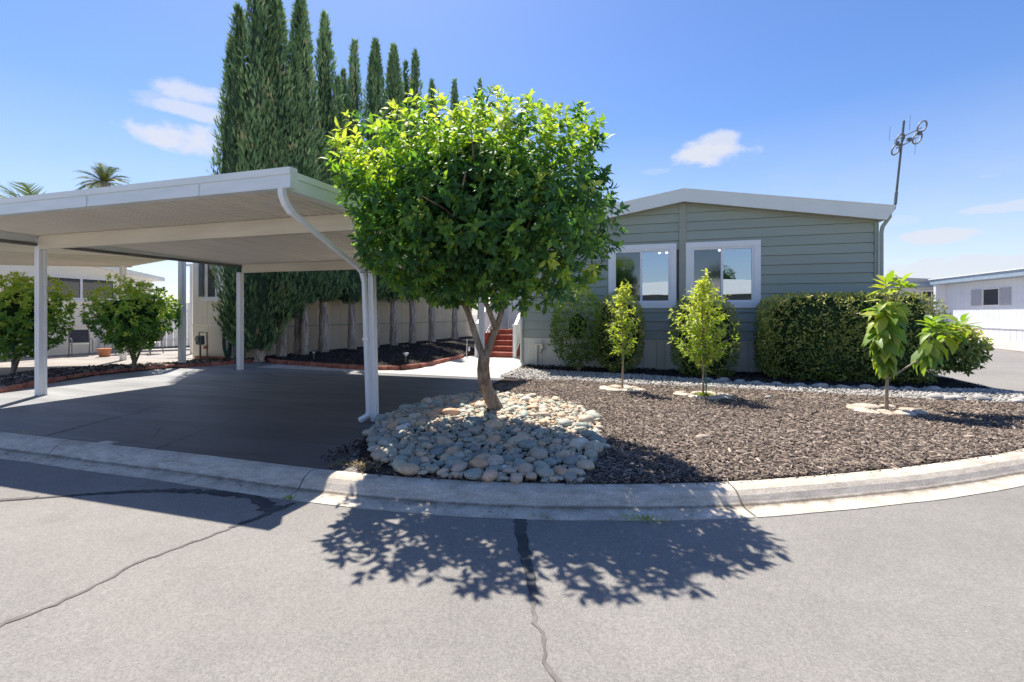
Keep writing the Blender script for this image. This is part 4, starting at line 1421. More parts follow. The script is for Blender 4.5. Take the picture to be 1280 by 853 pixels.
MB().bar(fa + Vector((.05, 0, .1)), fb + Vector((.05, 0, .1)), .03, .08).build('base_rail', M['galv'], fn)


def patio_chair(x, y, rz, lab):
    c_ = empty('patio_chair', (x, y, 0), lab, 'chair', 'patio chairs by the white home')
    T = Matrix.Translation((x, y, 0.006)) @ Matrix.Rotation(rz, 4, 'Z')
    q = lambda *p: tuple(T @ Vector(p))
    for s in (-.26, .26):
        MB().tube([q(-.28, s, 0), q(-.20, s, .40), q(-.38, s, .92)], .016, 6).build('rear_leg', M['metal'], c_)
        MB().tube([q(-.23, s, .55), q(.05, s, .62), q(.24, s, .60), q(.30, s, .5), q(.30, s, 0)], .016, 6).build('arm', M['metal'], c_)
        MB().tube([q(-.20, s, .40), q(.30, s, .42)], .014, 6).build('seat_rail', M['metal'], c_)
    MB().add([q(-.20, -.25, .405), q(.28, -.25, .425), q(.28, .25, .425), q(-.20, .25, .405)] + [q(-.20, -.25, .415), q(.28, -.25, .435), q(.28, .25, .435), q(-.20, .25, .415)],
             [(0, 1, 2, 3), (4, 5, 6, 7), (0, 1, 5, 4), (2, 3, 7, 6), (1, 2, 6, 5), (3, 0, 4, 7)]).build('seat', M['hfascia'], c_)
    MB().add([q(-.22, -.25, .46), q(-.22, .25, .46), q(-.375, .25, .90), q(-.375, -.25, .90)] + [q(-.23, -.25, .455), q(-.23, .25, .455), q(-.385, .25, .895), q(-.385, -.25, .895)],
             [(0, 1, 2, 3), (4, 5, 6, 7), (0, 1, 5, 4), (2, 3, 7, 6), (1, 2, 6, 5), (3, 0, 4, 7)]).build('backrest', M['sling'], c_)


patio_chair(-18.7, 10.9, R(-22), 'metal patio chair with dark sling back facing right by the white wall')
patio_chair(-17.35, 12.25, R(190), 'second metal patio chair half hidden behind the citrus shrub')
tb = empty('side_table', (-18.1, 11.8, 0), 'small round metal patio table between the two chairs', 'table')
MB().tube([(-18.1, 11.8, .50), (-18.1, 11.8, .52)], .36, 20).build('tabletop', M['metal'], tb)
for k in range(3):
    a = k * 2.09 + .5
    MB().tube([(-18.1 + .05 * math.cos(a), 11.8 + .05 * math.sin(a), .5), (-18.1 + .22 * math.cos(a), 11.8 + .22 * math.sin(a), .25), (-18.1 + .2 * math.cos(a), 11.8 + .2 * math.sin(a), .006)], .014, 6).build('leg', M['metal'], tb)
pt = empty('flower_pot', (-17.7, 11.0, 0), 'terracotta pot with a dry stem before the patio table', 'pot')
MB().tube([(-17.7, 11.0, .006), (-17.7, 11.0, .22), (-17.7, 11.0, .225), (-17.7, 11.0, .28)], [.14, .18, .20, .20], 14).build('pot', M['terracotta'], pt)
MB().tube([(-17.7, 11.0, .28), (-17.68, 11.0, .45)], .012, 5).build('stem', M['twig'], pt)

# ------------------------------------------------------------------ homes across the side street on the right
ra = empty('blue_white_home', (18.8, 30, 0), 'pale blue white home with grey shuttered window on the far right', 'house')
y = 22.0
while y < 36.4:
    y1 = min(y + .405, 36.6)
    inwin = y1 > 31.7 and y < 33.0
    if inwin:
        MB().box(18.8, 18.85, y + .004, y1 - .004, .72, 1.96).build('wall_panel', M['bluewhite'], ra)
        MB().box(18.8, 18.85, y + .004, y1 - .004, 2.88, 3.38).build('wall_panel', M['bluewhite'], ra)
    else:
        MB().box(18.8, 18.85, y + .004, y1 - .004, .72, 3.38).build('wall_panel', M['bluewhite'], ra)
    MB().box(18.80, 18.84, y + .012, y1 - .012, -.15, .66).build('skirting_panel', M['bluewhite'], ra)
    y = y1
MB().box(18.76, 18.83, 22, 36.6, .665, .715).build('belt_rail', M['white'], ra)
MB().box(18.2, 30, 21.6, 36.9, 3.40, 3.72).build('roof', M['greyblue'], ra)
MB().box(18.15, 30.1, 21.5, 37.0, 3.722, 3.78).build('roof_edge', M['white'], ra)
MB().box(18.86, 19.9, 36.4, 36.6, -.15, 3.39).build('end_wall', M['offwhite'], ra)
MB().box(18.25, 18.8, 36.35, 36.6, -.15, 3.39).build('corner_post', M['bluewhite'], ra)
w = empty('window'); w.parent = ra; w.location = -ra.location
MB().box(18.82, 18.84, 31.72, 32.96, 1.97, 2.87).build('pane', M['darkglass'], w)
MB().box(18.76, 18.83, 31.68, 31.73, 1.94, 2.90).box(18.76, 18.83, 32.95, 33.0, 1.94, 2.90).box(18.76, 18.83, 31.73, 32.95, 1.94, 1.975).box(18.76, 18.83, 31.73, 32.95, 2.865, 2.90).build('frame', M['white'], w)
for (a, b) in ((30.85, 31.66), (33.02, 33.95)):
    sh = MB().box(18.77, 18.798, a, b, 1.95, 2.90)
    for zz_ in np.arange(2.02, 2.84, .09): sh.box(18.755, 18.771, a + .08, b - .08, zz_, zz_ + .05)
    sh.build('shutter', M['shuttergrey'], ra)
rb = empty('pale_home', (17.5, 38, 0), 'white home with a low grey roof behind the broad leaved tree', 'house')
MB().box(13.5, 19.6, 38.0, 38.2, -.15, 3.3).build('wall', M['bluewhite'], rb)
MB().extr([(13, 37.5, 3.31), (20, 37.5, 3.31), (20, 37.5, 3.75), (16.5, 37.5, 4.0), (13, 37.5, 3.6)], (0, 0, 0), (0, 12, 0)).build('roof', M['shingle'], rb)
MB().box(13.0, 20.0, 37.42, 37.498, 3.30, 3.55).build('fascia', M['greyblue'], rb)
w = empty('window'); w.parent = rb; w.location = -rb.location
MB().box(18.3, 19.3, 37.93, 37.97, 1.85, 3.0).build('pane', M['darkglass'], w)
MB().box(18.2, 18.3, 37.9, 37.99, 1.75, 3.1).box(19.3, 19.4, 37.9, 37.99, 1.75, 3.1).box(18.3, 19.3, 37.9, 37.99, 1.75, 1.85).box(18.3, 19.3, 37.9, 37.99, 3.0, 3.1).box(18.3, 19.3, 37.9, 37.96, 2.40, 2.46).box(18.78, 18.82, 37.9, 37.96, 1.85, 3.0).build('frame', M['white'], w)
MB().box(17.0, 17.6, 37.95, 37.995, -.1, 3.0).build('door', M['hfascia'], rb)
MB().box(16.6, 16.75, 37.4, 37.5, -.1, 3.3).build('corner_post', M['white'], rb)
far_lot = MB().prism([(14.5, 21), (60, 21), (60, 80), (12.5, 80), (13, 38), (15.4, 30)], -.13, -.06).build('far_yard', surf('pink_concrete', (.40, .33, .30), (.48, .41, .38), 1, .85, 30, .3, .004, .2, fine=20))
tag(far_lot, 'pinkish concrete apron before the homes across the side street', 'yard', kind='structure')
pw_ = empty('low_wall', (16.6, 30, 0), 'low pinkish stone planter wall across the side street', 'planter wall')
for k in range(6):
    MB().box(16.2, 16.6, 29.5 + k * .82, 30.28 + k * .82, -.055, .42 + .03 * (k % 2)).build('stone_block', M['flag'], pw_, bevel=.02)
# distant roofs between the houses
for (x_, y_, sx, sy, lab) in ((-24, 27, 9, 4, 'distant low home with a dark roof behind the white fence'), (10, 52, 10, 6, 'distant pale home beyond the end of the side street')):
    dh = empty('distant_home', (x_, y_, 0), lab, 'house')
    MB().box(x_ - sx / 2, x_ + sx / 2, y_, y_ + sy, -.15, 2.7).build('wall', M['offwhite'], dh)
    MB().extr([(x_ - sx / 2 - .3, y_ - .3, 2.701), (x_ + sx / 2 + .3, y_ - .3, 2.701), (x_, y_ - .3, 3.5)], (0, 0, 0), (0, sy + .6, 0)).build('roof', M['channel'] if x_ < 0 else M['shingle'], dh)
    MB().box(x_ - 1, x_ + 1, y_ - .04, y_ - .005, 1.2, 2.2).build('window', M['darkglass'], dh)
# home across the main street, behind the camera, seen mirrored in the windows
oh = empty('opposite_home', (2, -15, 0), 'low pale roofed home across the street mirrored in the windows', 'house')
MB().box(-16, 22, -24, -15, -.15, 3.0).build('wall', M['batten'], oh)
MB().extr([(-17, -13.8, 3.001), (23, -13.8, 3.001), (23, -13.8, 3.25), (5, -13.8, 4.2), (-17, -13.8, 3.25)], (0, 0, 0), (0, -10.5, 0)).build('roof', M['offwhite'], oh)
MB().box(-15, 21, -14.99, -14.9, .3, 2.99).build('carport_shade_panel', M['shutter'], oh)  # dark panel painted as the shade under the carport roof

# ------------------------------------------------------------------ plants
def unit(n):
    v = rng.normal(size=(n, 3))
    return nrm(v)


def shoots(P, A, nl, length, spread=(25, 95), droop=.15, stem=.12, jit=.02):
    """rosettes of leaves: P (S,3) shoot tips, A (S,3) axes -> pos, dir, up, len"""
    S = len(P)
    A = nrm(A)
    ref = np.where(np.abs(A[:, 2:3]) > .9, np.array([[1., 0, 0]]), np.array([[0, 0, 1.]]))
    e1 = nrm(np.cross(A, ref))
    e2 = np.cross(A, e1)
    j = np.arange(nl)
    ph = j[None] * 2.399 + rng.uniform(0, 6.28, (S, 1)) + rng.normal(0, .25, (S, nl))
    el = np.radians(spread[0] + (spread[1] - spread[0]) * (j[None] / max(nl - 1, 1)) + rng.normal(0, 9, (S, nl)))
    d = A[:, None] * np.cos(el)[..., None] + (e1[:, None] * np.cos(ph)[..., None] + e2[:, None] * np.sin(ph)[..., None]) * np.sin(el)[..., None]
    d[..., 2] -= droop
    d = nrm(d)
    pos = P[:, None] - A[:, None] * (stem * j / nl)[None, :, None] + rng.normal(0, jit, (S, nl, 3))
    up = A[:, None] + rng.normal(0, .25, (S, nl, 3))
    ln = rng.uniform(length[0], length[1], (S, nl)) * (1 - .25 * (j[None] == 0))
    return pos.reshape(-1, 3), d.reshape(-1, 3), up.reshape(-1, 3), ln.reshape(-1)


def blob(n, c, r, ex=2.0, shell=.55, lump=.15, seed=0):
    """points in the outer shell of a lumpy superellipsoid and their outward direction"""
    g_ = np.random.default_rng(seed)
    u = nrm(g_.normal(size=(n, 3)))
    k = (np.abs(u) ** ex).sum(1) ** (-1 / ex)
    L = np.ones(n)
    for i in range(9):
        a = nrm(g_.normal(size=3))
        L += lump * g_.uniform(.3, 1) * np.exp(-((1 - u @ a) / .12)) * (1 if i % 3 else -1)
    rad = k * L * (1 - (1 - shell) * g_.random(n) ** 1.6)
    return np.array(c) + u * rad[:, None] * np.array(r), u


def core(name, c, r, ex, m, parent, lump=.1, seed=0, f=.62):
    b = bmesh.new()
    bmesh.ops.create_icosphere(b, subdivisions=3, radius=1)
    for v in b.verts:
        u = np.array(v.co)
        k = (np.abs(u) ** ex).sum() ** (-1 / ex) * f * (1 + .08 * math.sin(u[0] * 7 + seed) + .08 * math.sin(u[1] * 8 + u[2] * 6))
        v.co = Vector(np.array(c) + u * k * np.array(r))
    me = bpy.data.meshes.new(name)
    b.to_mesh(me); b.free()
    return link(name, me, m, parent)


def leaf_obj(name, L, m, parent, tv=LEAF_V, tf=LEAF_F, w=.52, kind='stuff'):
    pos, d, up, ln, t = L
    me = scatter(name, tv, tf, pos, frames(d, up), np.stack([ln * w, ln, ln], -1), t)
    return tag(link(name, me, m, parent), kind=kind)


def limb(mb, pts, r0, r1, n=8, wob=0, seg=6):
    P_ = catmull(pts, 999) if False else None
    C_ = [Vector(p) for p in pts]
    C_ = [C_[0] * 2 - C_[1]] + C_ + [C_[-1] * 2 - C_[-2]]
    out = []
    for i in range(1, len(C_) - 2):
        for k in range(seg):
            t = k / seg
            a, b, c, d = C_[i - 1:i + 3]
            out.append(.5 * ((2 * b) + (c - a) * t + (2 * a - 5 * b + 4 * c - d) * t * t + (3 * b - a - 3 * c + d) * t ** 3))
    out.append(C_[-2])
    rs = [(r0 + (r1 - r0) * (i / (len(out) - 1)) ** .8) * (1 + random.uniform(-wob, wob)) for i in range(len(out))]
    mb.tube(out, rs, n)
    return out


CR = np.array([math.cos(YAW), math.sin(YAW), 0])
CF = np.array([-math.sin(YAW), math.cos(YAW), 0])
UPV = np.array([0, 0, 1.])

# ---- the big citrus tree
tree = empty('citrus_tree', (-2.03, 6.07, 0), 'round leafy green citrus tree rising from the river stones', 'tree')
mb = MB()
limb(mb, [(-1.94, 6.12, -.03), (-1.99, 6.04, .12), (-2.10, 5.93, .42), (-2.10, 5.80, .68), (-2.04, 5.68, .93)], .115, .074, 14, .05)
limb(mb, [(-2.05, 5.69, .86), (-2.12, 5.62, 1.1), (-2.22, 5.52, 1.5), (-2.45, 5.4, 2.1), (-2.7, 5.2, 2.8)], .052, .026, 9, .04)
limb(mb, [(-2.03, 5.69, .88), (-1.93, 5.66, 1.12), (-1.80, 5.6, 1.42), (-1.6, 5.45, 2.0), (-1.35, 5.2, 2.8)], .052, .026, 9, .04)
limb(mb, [(-1.86, 5.63, 1.25), (-1.95, 5.3, 1.8), (-2.0, 5.0, 2.7), (-1.9, 4.9, 3.4)], .04, .015, 7, .03)
for k in range(16):
    a = random.uniform(0, 6.28)
    p0 = random.choice([(-2.45, 5.4, 2.1), (-1.6, 5.45, 2.0), (-1.95, 5.2, 2.1)])
    q = Vector((-2.05 + 1.4 * math.cos(a), 5.25 + 1.2 * math.sin(a), random.uniform(1.9, 3.7)))
    mid = Vector(p0).lerp(q, .5) + Vector((0, 0, random.uniform(-.05, .25)))
    limb(mb, [p0, mid, q], .022, .007, 6, 0, 4)
for k in range(4):
    a = k * 1.6 + .4
    limb(mb, [(-1.95 + .05 * math.cos(a), 6.1 + .05 * math.sin(a), .10), (-1.95 + .16 * math.cos(a), 6.1 + .15 * math.sin(a), .03), (-1.95 + .26 * math.cos(a), 6.1 + .24 * math.sin(a), -.02)], .07, .03, 7, 0, 3)
mb.build('trunk', M['bark'], tree, smooth=True)
cc = np.array([-2.02, 5.24, 2.74])
NS = 2500
u = nrm(rng.normal(size=(NS, 3)))
loc3 = u * ((np.abs(u) ** 4.0).sum(1) ** (-1 / 4.0))[:, None]
lmp = np.ones(NS)
g3 = np.random.default_rng(21)
for i in range(26):
    a = nrm(g3.normal(size=3))
    lmp += g3.uniform(-.26, .22) * np.exp(-((1 - u @ a) / .045))
loc3 = loc3 * (lmp * (1 - .52 * rng.random(NS) ** 1.7))[:, None]
# silhouette: shoulders lower on the left, flat base, left flank pulled in below
a_, dz_, b_ = loc3[:, 0].copy(), loc3[:, 2].copy(), loc3[:, 1].copy()
sx_ = np.where(a_ < 0, 1.62 - .52 * np.clip(-dz_, 0, 1), 1.50 - .10 * np.clip(-dz_, 0, 1) - .08 * np.clip(dz_, 0, 1))
sz_ = np.where(dz_ > 0, .99 - .20 * np.clip(-a_ - .25, 0, 1), 1.17 + .10 * np.clip(a_, 0, 1))
Pm = cc + CR * (a_ * sx_)[:, None] + CF * (b_ * 1.20 + .06 - np.where(a_ > 0, .34, .14) * a_)[:, None] + UPV * (dz_ * sz_)[:, None]
Ax = nrm(u + np.array([0, 0, .75]) + rng.normal(0, .3, (NS, 3)))
low_ = dz_ < -.45
Ax[low_] = nrm(u[low_] + np.array([0, 0, -.1]) + rng.normal(0, .35, (low_.sum(), 3)))
# protruding sprouts
sp, sa_, spt = [], [], []
for (a, b, z, h, lean) in [(-.72, -.2, 1.05, .42, -.1), (-.35, .1, 1.12, .30, .05), (.05, -.1, 1.15, .20, -.15), (.30, -.2, 1.18, .30, .02), (.38, 0, 1.15, .38, .1), (1.22, -.1, 1.0, .42, .35), (.85, .2, 1.1, .22, .15),
                           (-1.35, -.2, .5, .38, -.8), (-1.5, -.2, .1, .35, -1.3), (-1.05, -.1, .85, .35, -.5), (-1.3, -.3, -.35, .40, -1.4), (-.95, 0, 1.0, .3, -.4), (-.15, -.4, 1.1, .28, .0), (1.5, 0, .55, .22, 1.0), (1.55, -.1, -.05, .18, 1.4)]:
    base_ = cc + CR * a * .95 + CF * b + UPV * (z * .82)
    dr = nrm(CR * lean + UPV * 1.0 + rng.normal(0, .08, 3))
    nn_ = int(h * .9 / .055)
    for q_ in range(nn_):
        sp.append(base_ + dr * (q_ * .055)); sa_.append(dr); spt.append(.3 + .6 * q_ / nn_)
sp, sa_, spt = np.array(sp), np.array(sa_), np.array(spt)
L1 = shoots(Pm, Ax, 9, (.08, .135), (28, 98), .22, .10, .012)
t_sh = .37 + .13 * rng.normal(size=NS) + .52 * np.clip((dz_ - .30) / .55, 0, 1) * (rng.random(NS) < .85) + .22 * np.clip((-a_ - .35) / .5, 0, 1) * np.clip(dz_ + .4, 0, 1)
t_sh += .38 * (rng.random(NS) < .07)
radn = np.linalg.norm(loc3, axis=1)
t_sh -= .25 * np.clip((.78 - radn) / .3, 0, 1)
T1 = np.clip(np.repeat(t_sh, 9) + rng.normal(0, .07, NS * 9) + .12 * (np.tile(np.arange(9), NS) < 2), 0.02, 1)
L2 = shoots(sp, sa_, 3, (.06, .10), (45, 80), .1, .02, .008)
T2 = np.clip(np.repeat(spt, 3) + rng.normal(0, .08, len(sp) * 3), 0, 1)
pos = np.concatenate([L1[0], L2[0]]); dr_ = np.concatenate([L1[1], L2[1]]); up_ = np.concatenate([L1[2], L2[2]]); ln_ = np.concatenate([L1[3], L2[3]]); tt_ = np.concatenate([T1, T2])
keep = ~((pos[:, 0] < -3.52) & (pos[:, 1] > 3.92) & (pos[:, 2] > 2.45))
pos, dr_, up_, ln_, tt_ = pos[keep], dr_[keep], up_[keep], ln_[keep], tt_[keep]
# the 300 leaves that show largest: nearest to the street side, facing it
cam_p = np.array([0, 0, 1.45])
dist = np.linalg.norm(pos - cam_p, axis=1)
fac = np.abs((nrm(up_) * nrm(cam_p - pos)).sum(1))
score = ln_ * (.35 + fac) / dist ** 1.4
score *= (pos @ CF < cc @ CF - .55)
order = np.argsort(-score)
big, rest = order[:300], order[300:]
core('shade_core', tuple(cc + np.array([0, 0, .12])), (1.45, 1.2, 1.0), 3.0, M['core'], tree, f=.52)  # added solid blob, coloured like the deep shade inside the crown
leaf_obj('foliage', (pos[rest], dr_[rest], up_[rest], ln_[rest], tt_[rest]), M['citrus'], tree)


def leaf_variants(m, n=10):
    out = []
    for i in range(n):
        v = np.array(LEAF_V) * (1, 1, 1 + .8 * math.sin(i * 2.1))
        fl = np.concatenate([np.array(f) for f in LEAF_F])
        me = np_mesh('leaf', v, fl, [len(f) for f in LEAF_F], np.full(len(LEAF_F), (i + .5) / n))
        me.materials.append(m)
        out.append(me)
    return out


def leaf_parts(idx, pos, d, up, ln, tt, variants, parent, w=.52):
    F_ = frames(d, up)
    base = Vector(parent.location)
    for i in idx:
        me = variants[min(len(variants) - 1, int(tt[i] * len(variants)))]
        o = bpy.data.objects.new('leaf', me)
        COL.objects.link(o)
        o.parent = parent
        o.location = Vector(pos[i]) - base
        o.rotation_euler = Matrix(F_[i].tolist()).to_euler()
        o.scale = (ln[i] * w, ln[i], ln[i])


CV = leaf_variants(M['citrus'])
leaf_parts(big, pos, dr_, up_, ln_, tt_, CV, tree)

# ---- young trees
def young_tree(name, base, top, crown, n, lab, leaf=(.06, .10), stake=False, grp='young trees in the mulch bed', seed=0):
    r_ = random.Random(seed)
    t_ = empty(name, base, lab, 'tree', grp)
    mb = MB()
    main = limb(mb, [base, (base[0] + .01, base[1], top[2] * .4), (base[0] - .01, base[1] + .02, top[2] * .7), top], .022, .006, 7, .08)
    P_, A_ = [], []
    (z0, z1, rmax) = crown
    for k in range(n):
        f = (k + .5) / n
        z = z0 + (z1 - z0) * f
        prof_ = math.sin(math.pi * min(1, (f * .80 + .18))) ** .8
        a = k * 2.4 + r_.uniform(-.4, .4)
        rr = rmax * prof_ * r_.uniform(.55, 1.1)
        b0 = Vector((base[0], base[1], max(.35, z - rr * .7)))
        b1 = Vector((base[0] + rr * math.cos(a), base[1] + rr * math.sin(a), z + r_.uniform(-.05, .1)))
        pts = limb(mb, [b0, b0.lerp(b1, .5) + Vector((0, 0, .04)), b1], .008, .003, 5, 0, 4)
        for q_ in np.linspace(.35, 1.0, 5):
            p = pts[int(q_ * (len(pts) - 1))]
            P_.append(np.array(p) + rng.normal(0, .025, 3))
            A_.append(nrm(np.array([math.cos(a), math.sin(a), .9])))
    for q_ in range(5):
        P_.append(np.array([top[0], top[1], top[2] - q_ * .05])); A_.append(np.array([0, 0, 1.]))
    mb.build('trunk', M['twig'], t_, smooth=True)
    P_, A_ = np.array(P_), np.array(A_)
    L = shoots(P_, A_, 6, leaf, (25, 100), .35, .08, .015)
    tsh = np.clip(.25 + .65 * (P_[:, 2] - z0) / (z1 - z0) + rng.normal(0, .12, len(P_)), .05, 1)
    T = np.clip(np.repeat(tsh, 6) + rng.normal(0, .08, len(P_) * 6), 0, 1)
    leaf_obj('foliage', (*L, T), M['young'], t_, w=.40)
    if stake:
        MB().tube([(base[0] + .05, base[1] - .02, 0), (base[0] + .04, base[1] - .02, .95)], .011, 6).build('stake', M['shrublight_flat'], t_)
        MB().tube([(base[0] + .05, base[1] - .03, .55), (base[0] - .03, base[1] - .03, .56), (base[0] - .03, base[1] + .03, .56)], .008, 5).build('tie', M['white'], t_)
    return t_


M['shrublight_flat'] = surf('green_stake', (.02, .16, .08), (.03, .22, .11), 5, .5, None)
young_tree('young_citrus', (-.41, 8.83, .01), (-.30, 8.85, 2.06), (.75, 1.98, .34), 26, 'thin young citrus with sparse yellow leaves, smallest of the young trees', seed=3)
t2_ = young_tree('young_citrus', (.97, 8.55, .01), (1.02, 8.6, 2.22), (.70, 1.98, .58), 62, 'staked bushy young citrus before the right window', (.07, .115), True, seed=5)

# ---- broad leaved young tree: each leaf a part
av = empty('broad_leaf_tree', (3.42, 7.99, 0), 'young tree with long drooping broad leaves at the right of the bed', 'tree')
mb = MB()
limb(mb, [(3.42, 7.99, .0), (3.42, 8.0, .25), (3.44, 8.02, .50)], .030, .022, 8, .05)
limb(mb, [(3.44, 8.02, .48), (3.43, 8.08, .9), (3.45, 8.1, 1.4), (3.46, 8.12, 1.92)], .020, .009, 7, .05)
limb(mb, [(3.44, 8.1, 1.15), (3.58, 8.18, 1.5), (3.72, 8.25, 1.92)], .012, .007, 6)
limb(mb, [(3.44, 8.02, .50), (3.72, 8.12, .66), (3.98, 8.22, .86), (4.12, 8.30, 1.25)], .017, .009, 7)
limb(mb, [(3.98, 8.22, .86), (4.3, 8.35, 1.05), (4.52, 8.42, 1.28)], .011, .007, 6)
mb.build('trunk', M['twig'], av, smooth=True)
AVP = [((3.46, 8.12, 1.93), (0, 0, 1), 11, (.17, .24), (25, 95), .15), ((3.72, 8.25, 1.93), (.2, 0, 1), 12, (.17, .25), (30, 100), .25),
       ((3.44, 8.1, 1.66), (-.1, 0, 1), 9, (.20, .27), (60, 115), .4), ((3.44, 8.02, 1.50), (0, -.3, 1), 15, (.22, .31), (50, 120), .55), ((3.44, 8.02, 1.28), (0, -.2, 1), 14, (.24, .33), (70, 130), .9),
       ((3.43, 8.05, 1.05), (0, 0, 1), 13, (.22, .32), (80, 135), 1.2), ((3.56, 8.1, 1.2), (.3, 0, .8), 8, (.2, .3), (70, 120), .9), ((3.32, 8.0, 1.2), (-.4, 0, .8), 9, (.2, .3), (60, 120), .8), ((3.43, 8.05, .85), (0, 0, 1), 8, (.2, .28), (90, 140), 1.4),
       ((3.66, 8.2, 1.65), (.3, 0, .9), 8, (.2, .26), (60, 115), .6),
       ((4.12, 8.30, 1.32), (0, 0, 1), 12, (.18, .25), (35, 105), .3), ((4.10, 8.26, 1.08), (0, -.1, 1), 10, (.22, .30), (80, 135), 1.2), ((3.98, 8.22, .95), (-.2, 0, 1), 7, (.2, .28), (80, 130), 1.0),
       ((4.54, 8.42, 1.33), (.1, 0, 1), 12, (.16, .24), (35, 105), .3), ((4.42, 8.4, 1.22), (.2, 0, 1), 8, (.16, .24), (60, 120), .6), ((4.3, 8.35, 1.28), (0, 0, 1), 6, (.15, .2), (40, 100), .3)]
AVV = leaf_variants(M['avocado'])
for (p, a, n, ln, spd, dp) in AVP:
    n = int(n * 1.35)
    L = shoots(np.array([p]), np.array([a], float), n, (ln[0] * 1.22, ln[1] * 1.22), spd, dp, .14, .012)
    T = np.clip(rng.normal(.55, .2, n) + (.25 if p[2] > 1.6 else -.05), .05, .95)
    leaf_parts(range(n), L[0], L[1], L[2] + np.array([0, -.2, .5]), L[3], T, AVV, av, .50)

# ---- clipped shrubs against the house
def shrub(name, c, r, ex, n, leaf, m, lab, lump=.12, seed=0, shell=.72, tbase=.45, ttop=.35, cat='shrub', grp=None, stems=None, cmat='core', f=.72, w=.55, nl=3, upz=.5, tn=.17):
    o = empty(name, (c[0], c[1], 0), lab, cat, grp)
    P_, u_ = blob(n, c, r, ex, shell, lump, seed)
    A_ = nrm(u_ + np.array([0, 0, upz]) + rng.normal(0, .5, (n, 3)))
    L = shoots(P_, A_, nl, leaf, (30, 85), .05, .03, .01)
    hz = (P_[:, 2] - c[2]) / r[2]
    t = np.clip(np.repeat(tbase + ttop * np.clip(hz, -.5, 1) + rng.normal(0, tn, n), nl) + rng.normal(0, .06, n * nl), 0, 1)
    k_ = L[0][:, 2] > .03
    L = tuple(a[k_] for a in L)
    leaf_obj('foliage', (*L, t[k_]), M[m], o, SMALL_V if nl == 3 else LEAF_V, SMALL_F if nl == 3 else LEAF_F, w)
    if f: core('shade_core', c, r, ex, M[cmat], o, seed=seed, f=f)  # added dark hull painting the shade between the leaves
    if stems:
        mb = MB()
        for (q0, q1, r0) in stems:
            q0, q1 = Vector(q0), Vector(q1)
            limb(mb, [q0, q0.lerp(q1, .5) + Vector((random.uniform(-.03, .03), 0, 0)), q1], r0, r0 * .5, 7)
        mb.build('trunk', M['bark'], o, smooth=True)
    return o


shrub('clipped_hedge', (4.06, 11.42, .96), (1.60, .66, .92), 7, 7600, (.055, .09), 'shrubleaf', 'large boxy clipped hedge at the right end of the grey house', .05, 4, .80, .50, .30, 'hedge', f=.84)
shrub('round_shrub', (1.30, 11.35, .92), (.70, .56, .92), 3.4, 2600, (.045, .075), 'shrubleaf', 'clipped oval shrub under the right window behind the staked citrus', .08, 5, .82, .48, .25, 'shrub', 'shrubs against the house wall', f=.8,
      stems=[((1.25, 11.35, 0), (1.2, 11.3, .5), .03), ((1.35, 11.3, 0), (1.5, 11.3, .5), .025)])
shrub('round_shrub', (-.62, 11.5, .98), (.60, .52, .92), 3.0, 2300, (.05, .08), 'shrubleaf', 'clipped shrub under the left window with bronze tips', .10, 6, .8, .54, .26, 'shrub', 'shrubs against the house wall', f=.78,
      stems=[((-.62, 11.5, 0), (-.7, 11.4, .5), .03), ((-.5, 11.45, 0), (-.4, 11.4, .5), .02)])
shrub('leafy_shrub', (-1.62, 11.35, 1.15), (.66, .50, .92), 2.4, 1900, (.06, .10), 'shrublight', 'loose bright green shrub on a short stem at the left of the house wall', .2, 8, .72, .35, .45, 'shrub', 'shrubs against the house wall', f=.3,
      stems=[((-1.58, 11.3, 0), (-1.6, 11.3, .6), .035), ((-1.58, 11.3, .02), (-1.85, 11.3, .6), .02), ((-1.56, 11.3, .05), (-1.35, 11.3, .6), .02)])
# low dark shrub leaning toward the side street
shrub('low_shrub', (6.25, 12.1, .72), (.74, .55, .48), 2.2, 620, (.08, .13), 'shrubleaf', 'low dark leaning shrub at the corner by the side street', .25, 9, .6, .42, .45, 'shrub', f=.5, nl=6,
      stems=[((5.55, 12.05, .0), (6.0, 12.05, .45), .05), ((5.75, 12.05, .2), (6.4, 12.1, .6), .03)])
shrub('planter_shrub', (15.7, 31.0, .25), (.55, 2.0, .50), 2.4, 1000, (.10, .16), 'shrublight', 'low light green planting beside the stone planter across the side street', .2, 10, .7, .5, .3, 'shrub', f=.8)
# citrus shrubs in the left strip
shrub('citrus_shrub', (-14.35, 7.1, 1.42), (.98, .9, .98), 2.3, 1050, (.075, .12), 'citrus', 'bright leafy citrus shrub cut by the left edge of the view', .22, 11, .55, .70, .40, 'shrub', 'citrus shrubs in the left strip', f=.55, nl=7, cmat='core',
      stems=[((-14.45, 7.05, 0), (-14.1, 7.1, .8), .05), ((-14.42, 7.05, .1), (-14.5, 7.1, .9), .035), ((-14.4, 7.05, .3), (-13.7, 7.1, 1.0), .03)])
s2o = shrub('citrus_shrub', (-12.80, 8.62, 1.45), (1.06, .9, .80), 2.2, 900, (.075, .12), 'citrus', 'bright leafy citrus shrub standing alone in the left strip', .3, 12, .5, .64, .42, 'shrub', 'citrus shrubs in the left strip', f=.5, nl=7, cmat='core',
      stems=[((-12.72, 8.58, 0), (-12.75, 8.6, .7), .055), ((-12.7, 8.58, .15), (-12.3, 8.6, 1.0), .03), ((-12.74, 8.58, .2), (-13.1, 8.6, 1.0), .03)])
Pq, uq = blob(260, (-12.72, 8.6, .95), (.55, .5, .55), 2, .4, .1, 31)
Lq = shoots(Pq, nrm(uq + [0, 0, .5]), 7, (.075, .12), (30, 90), .2, .08, .02)
leaf_obj('foliage', (*Lq, np.clip(rng.normal(.5, .15, 260 * 7), 0, 1)), M['citrus'], s2o)
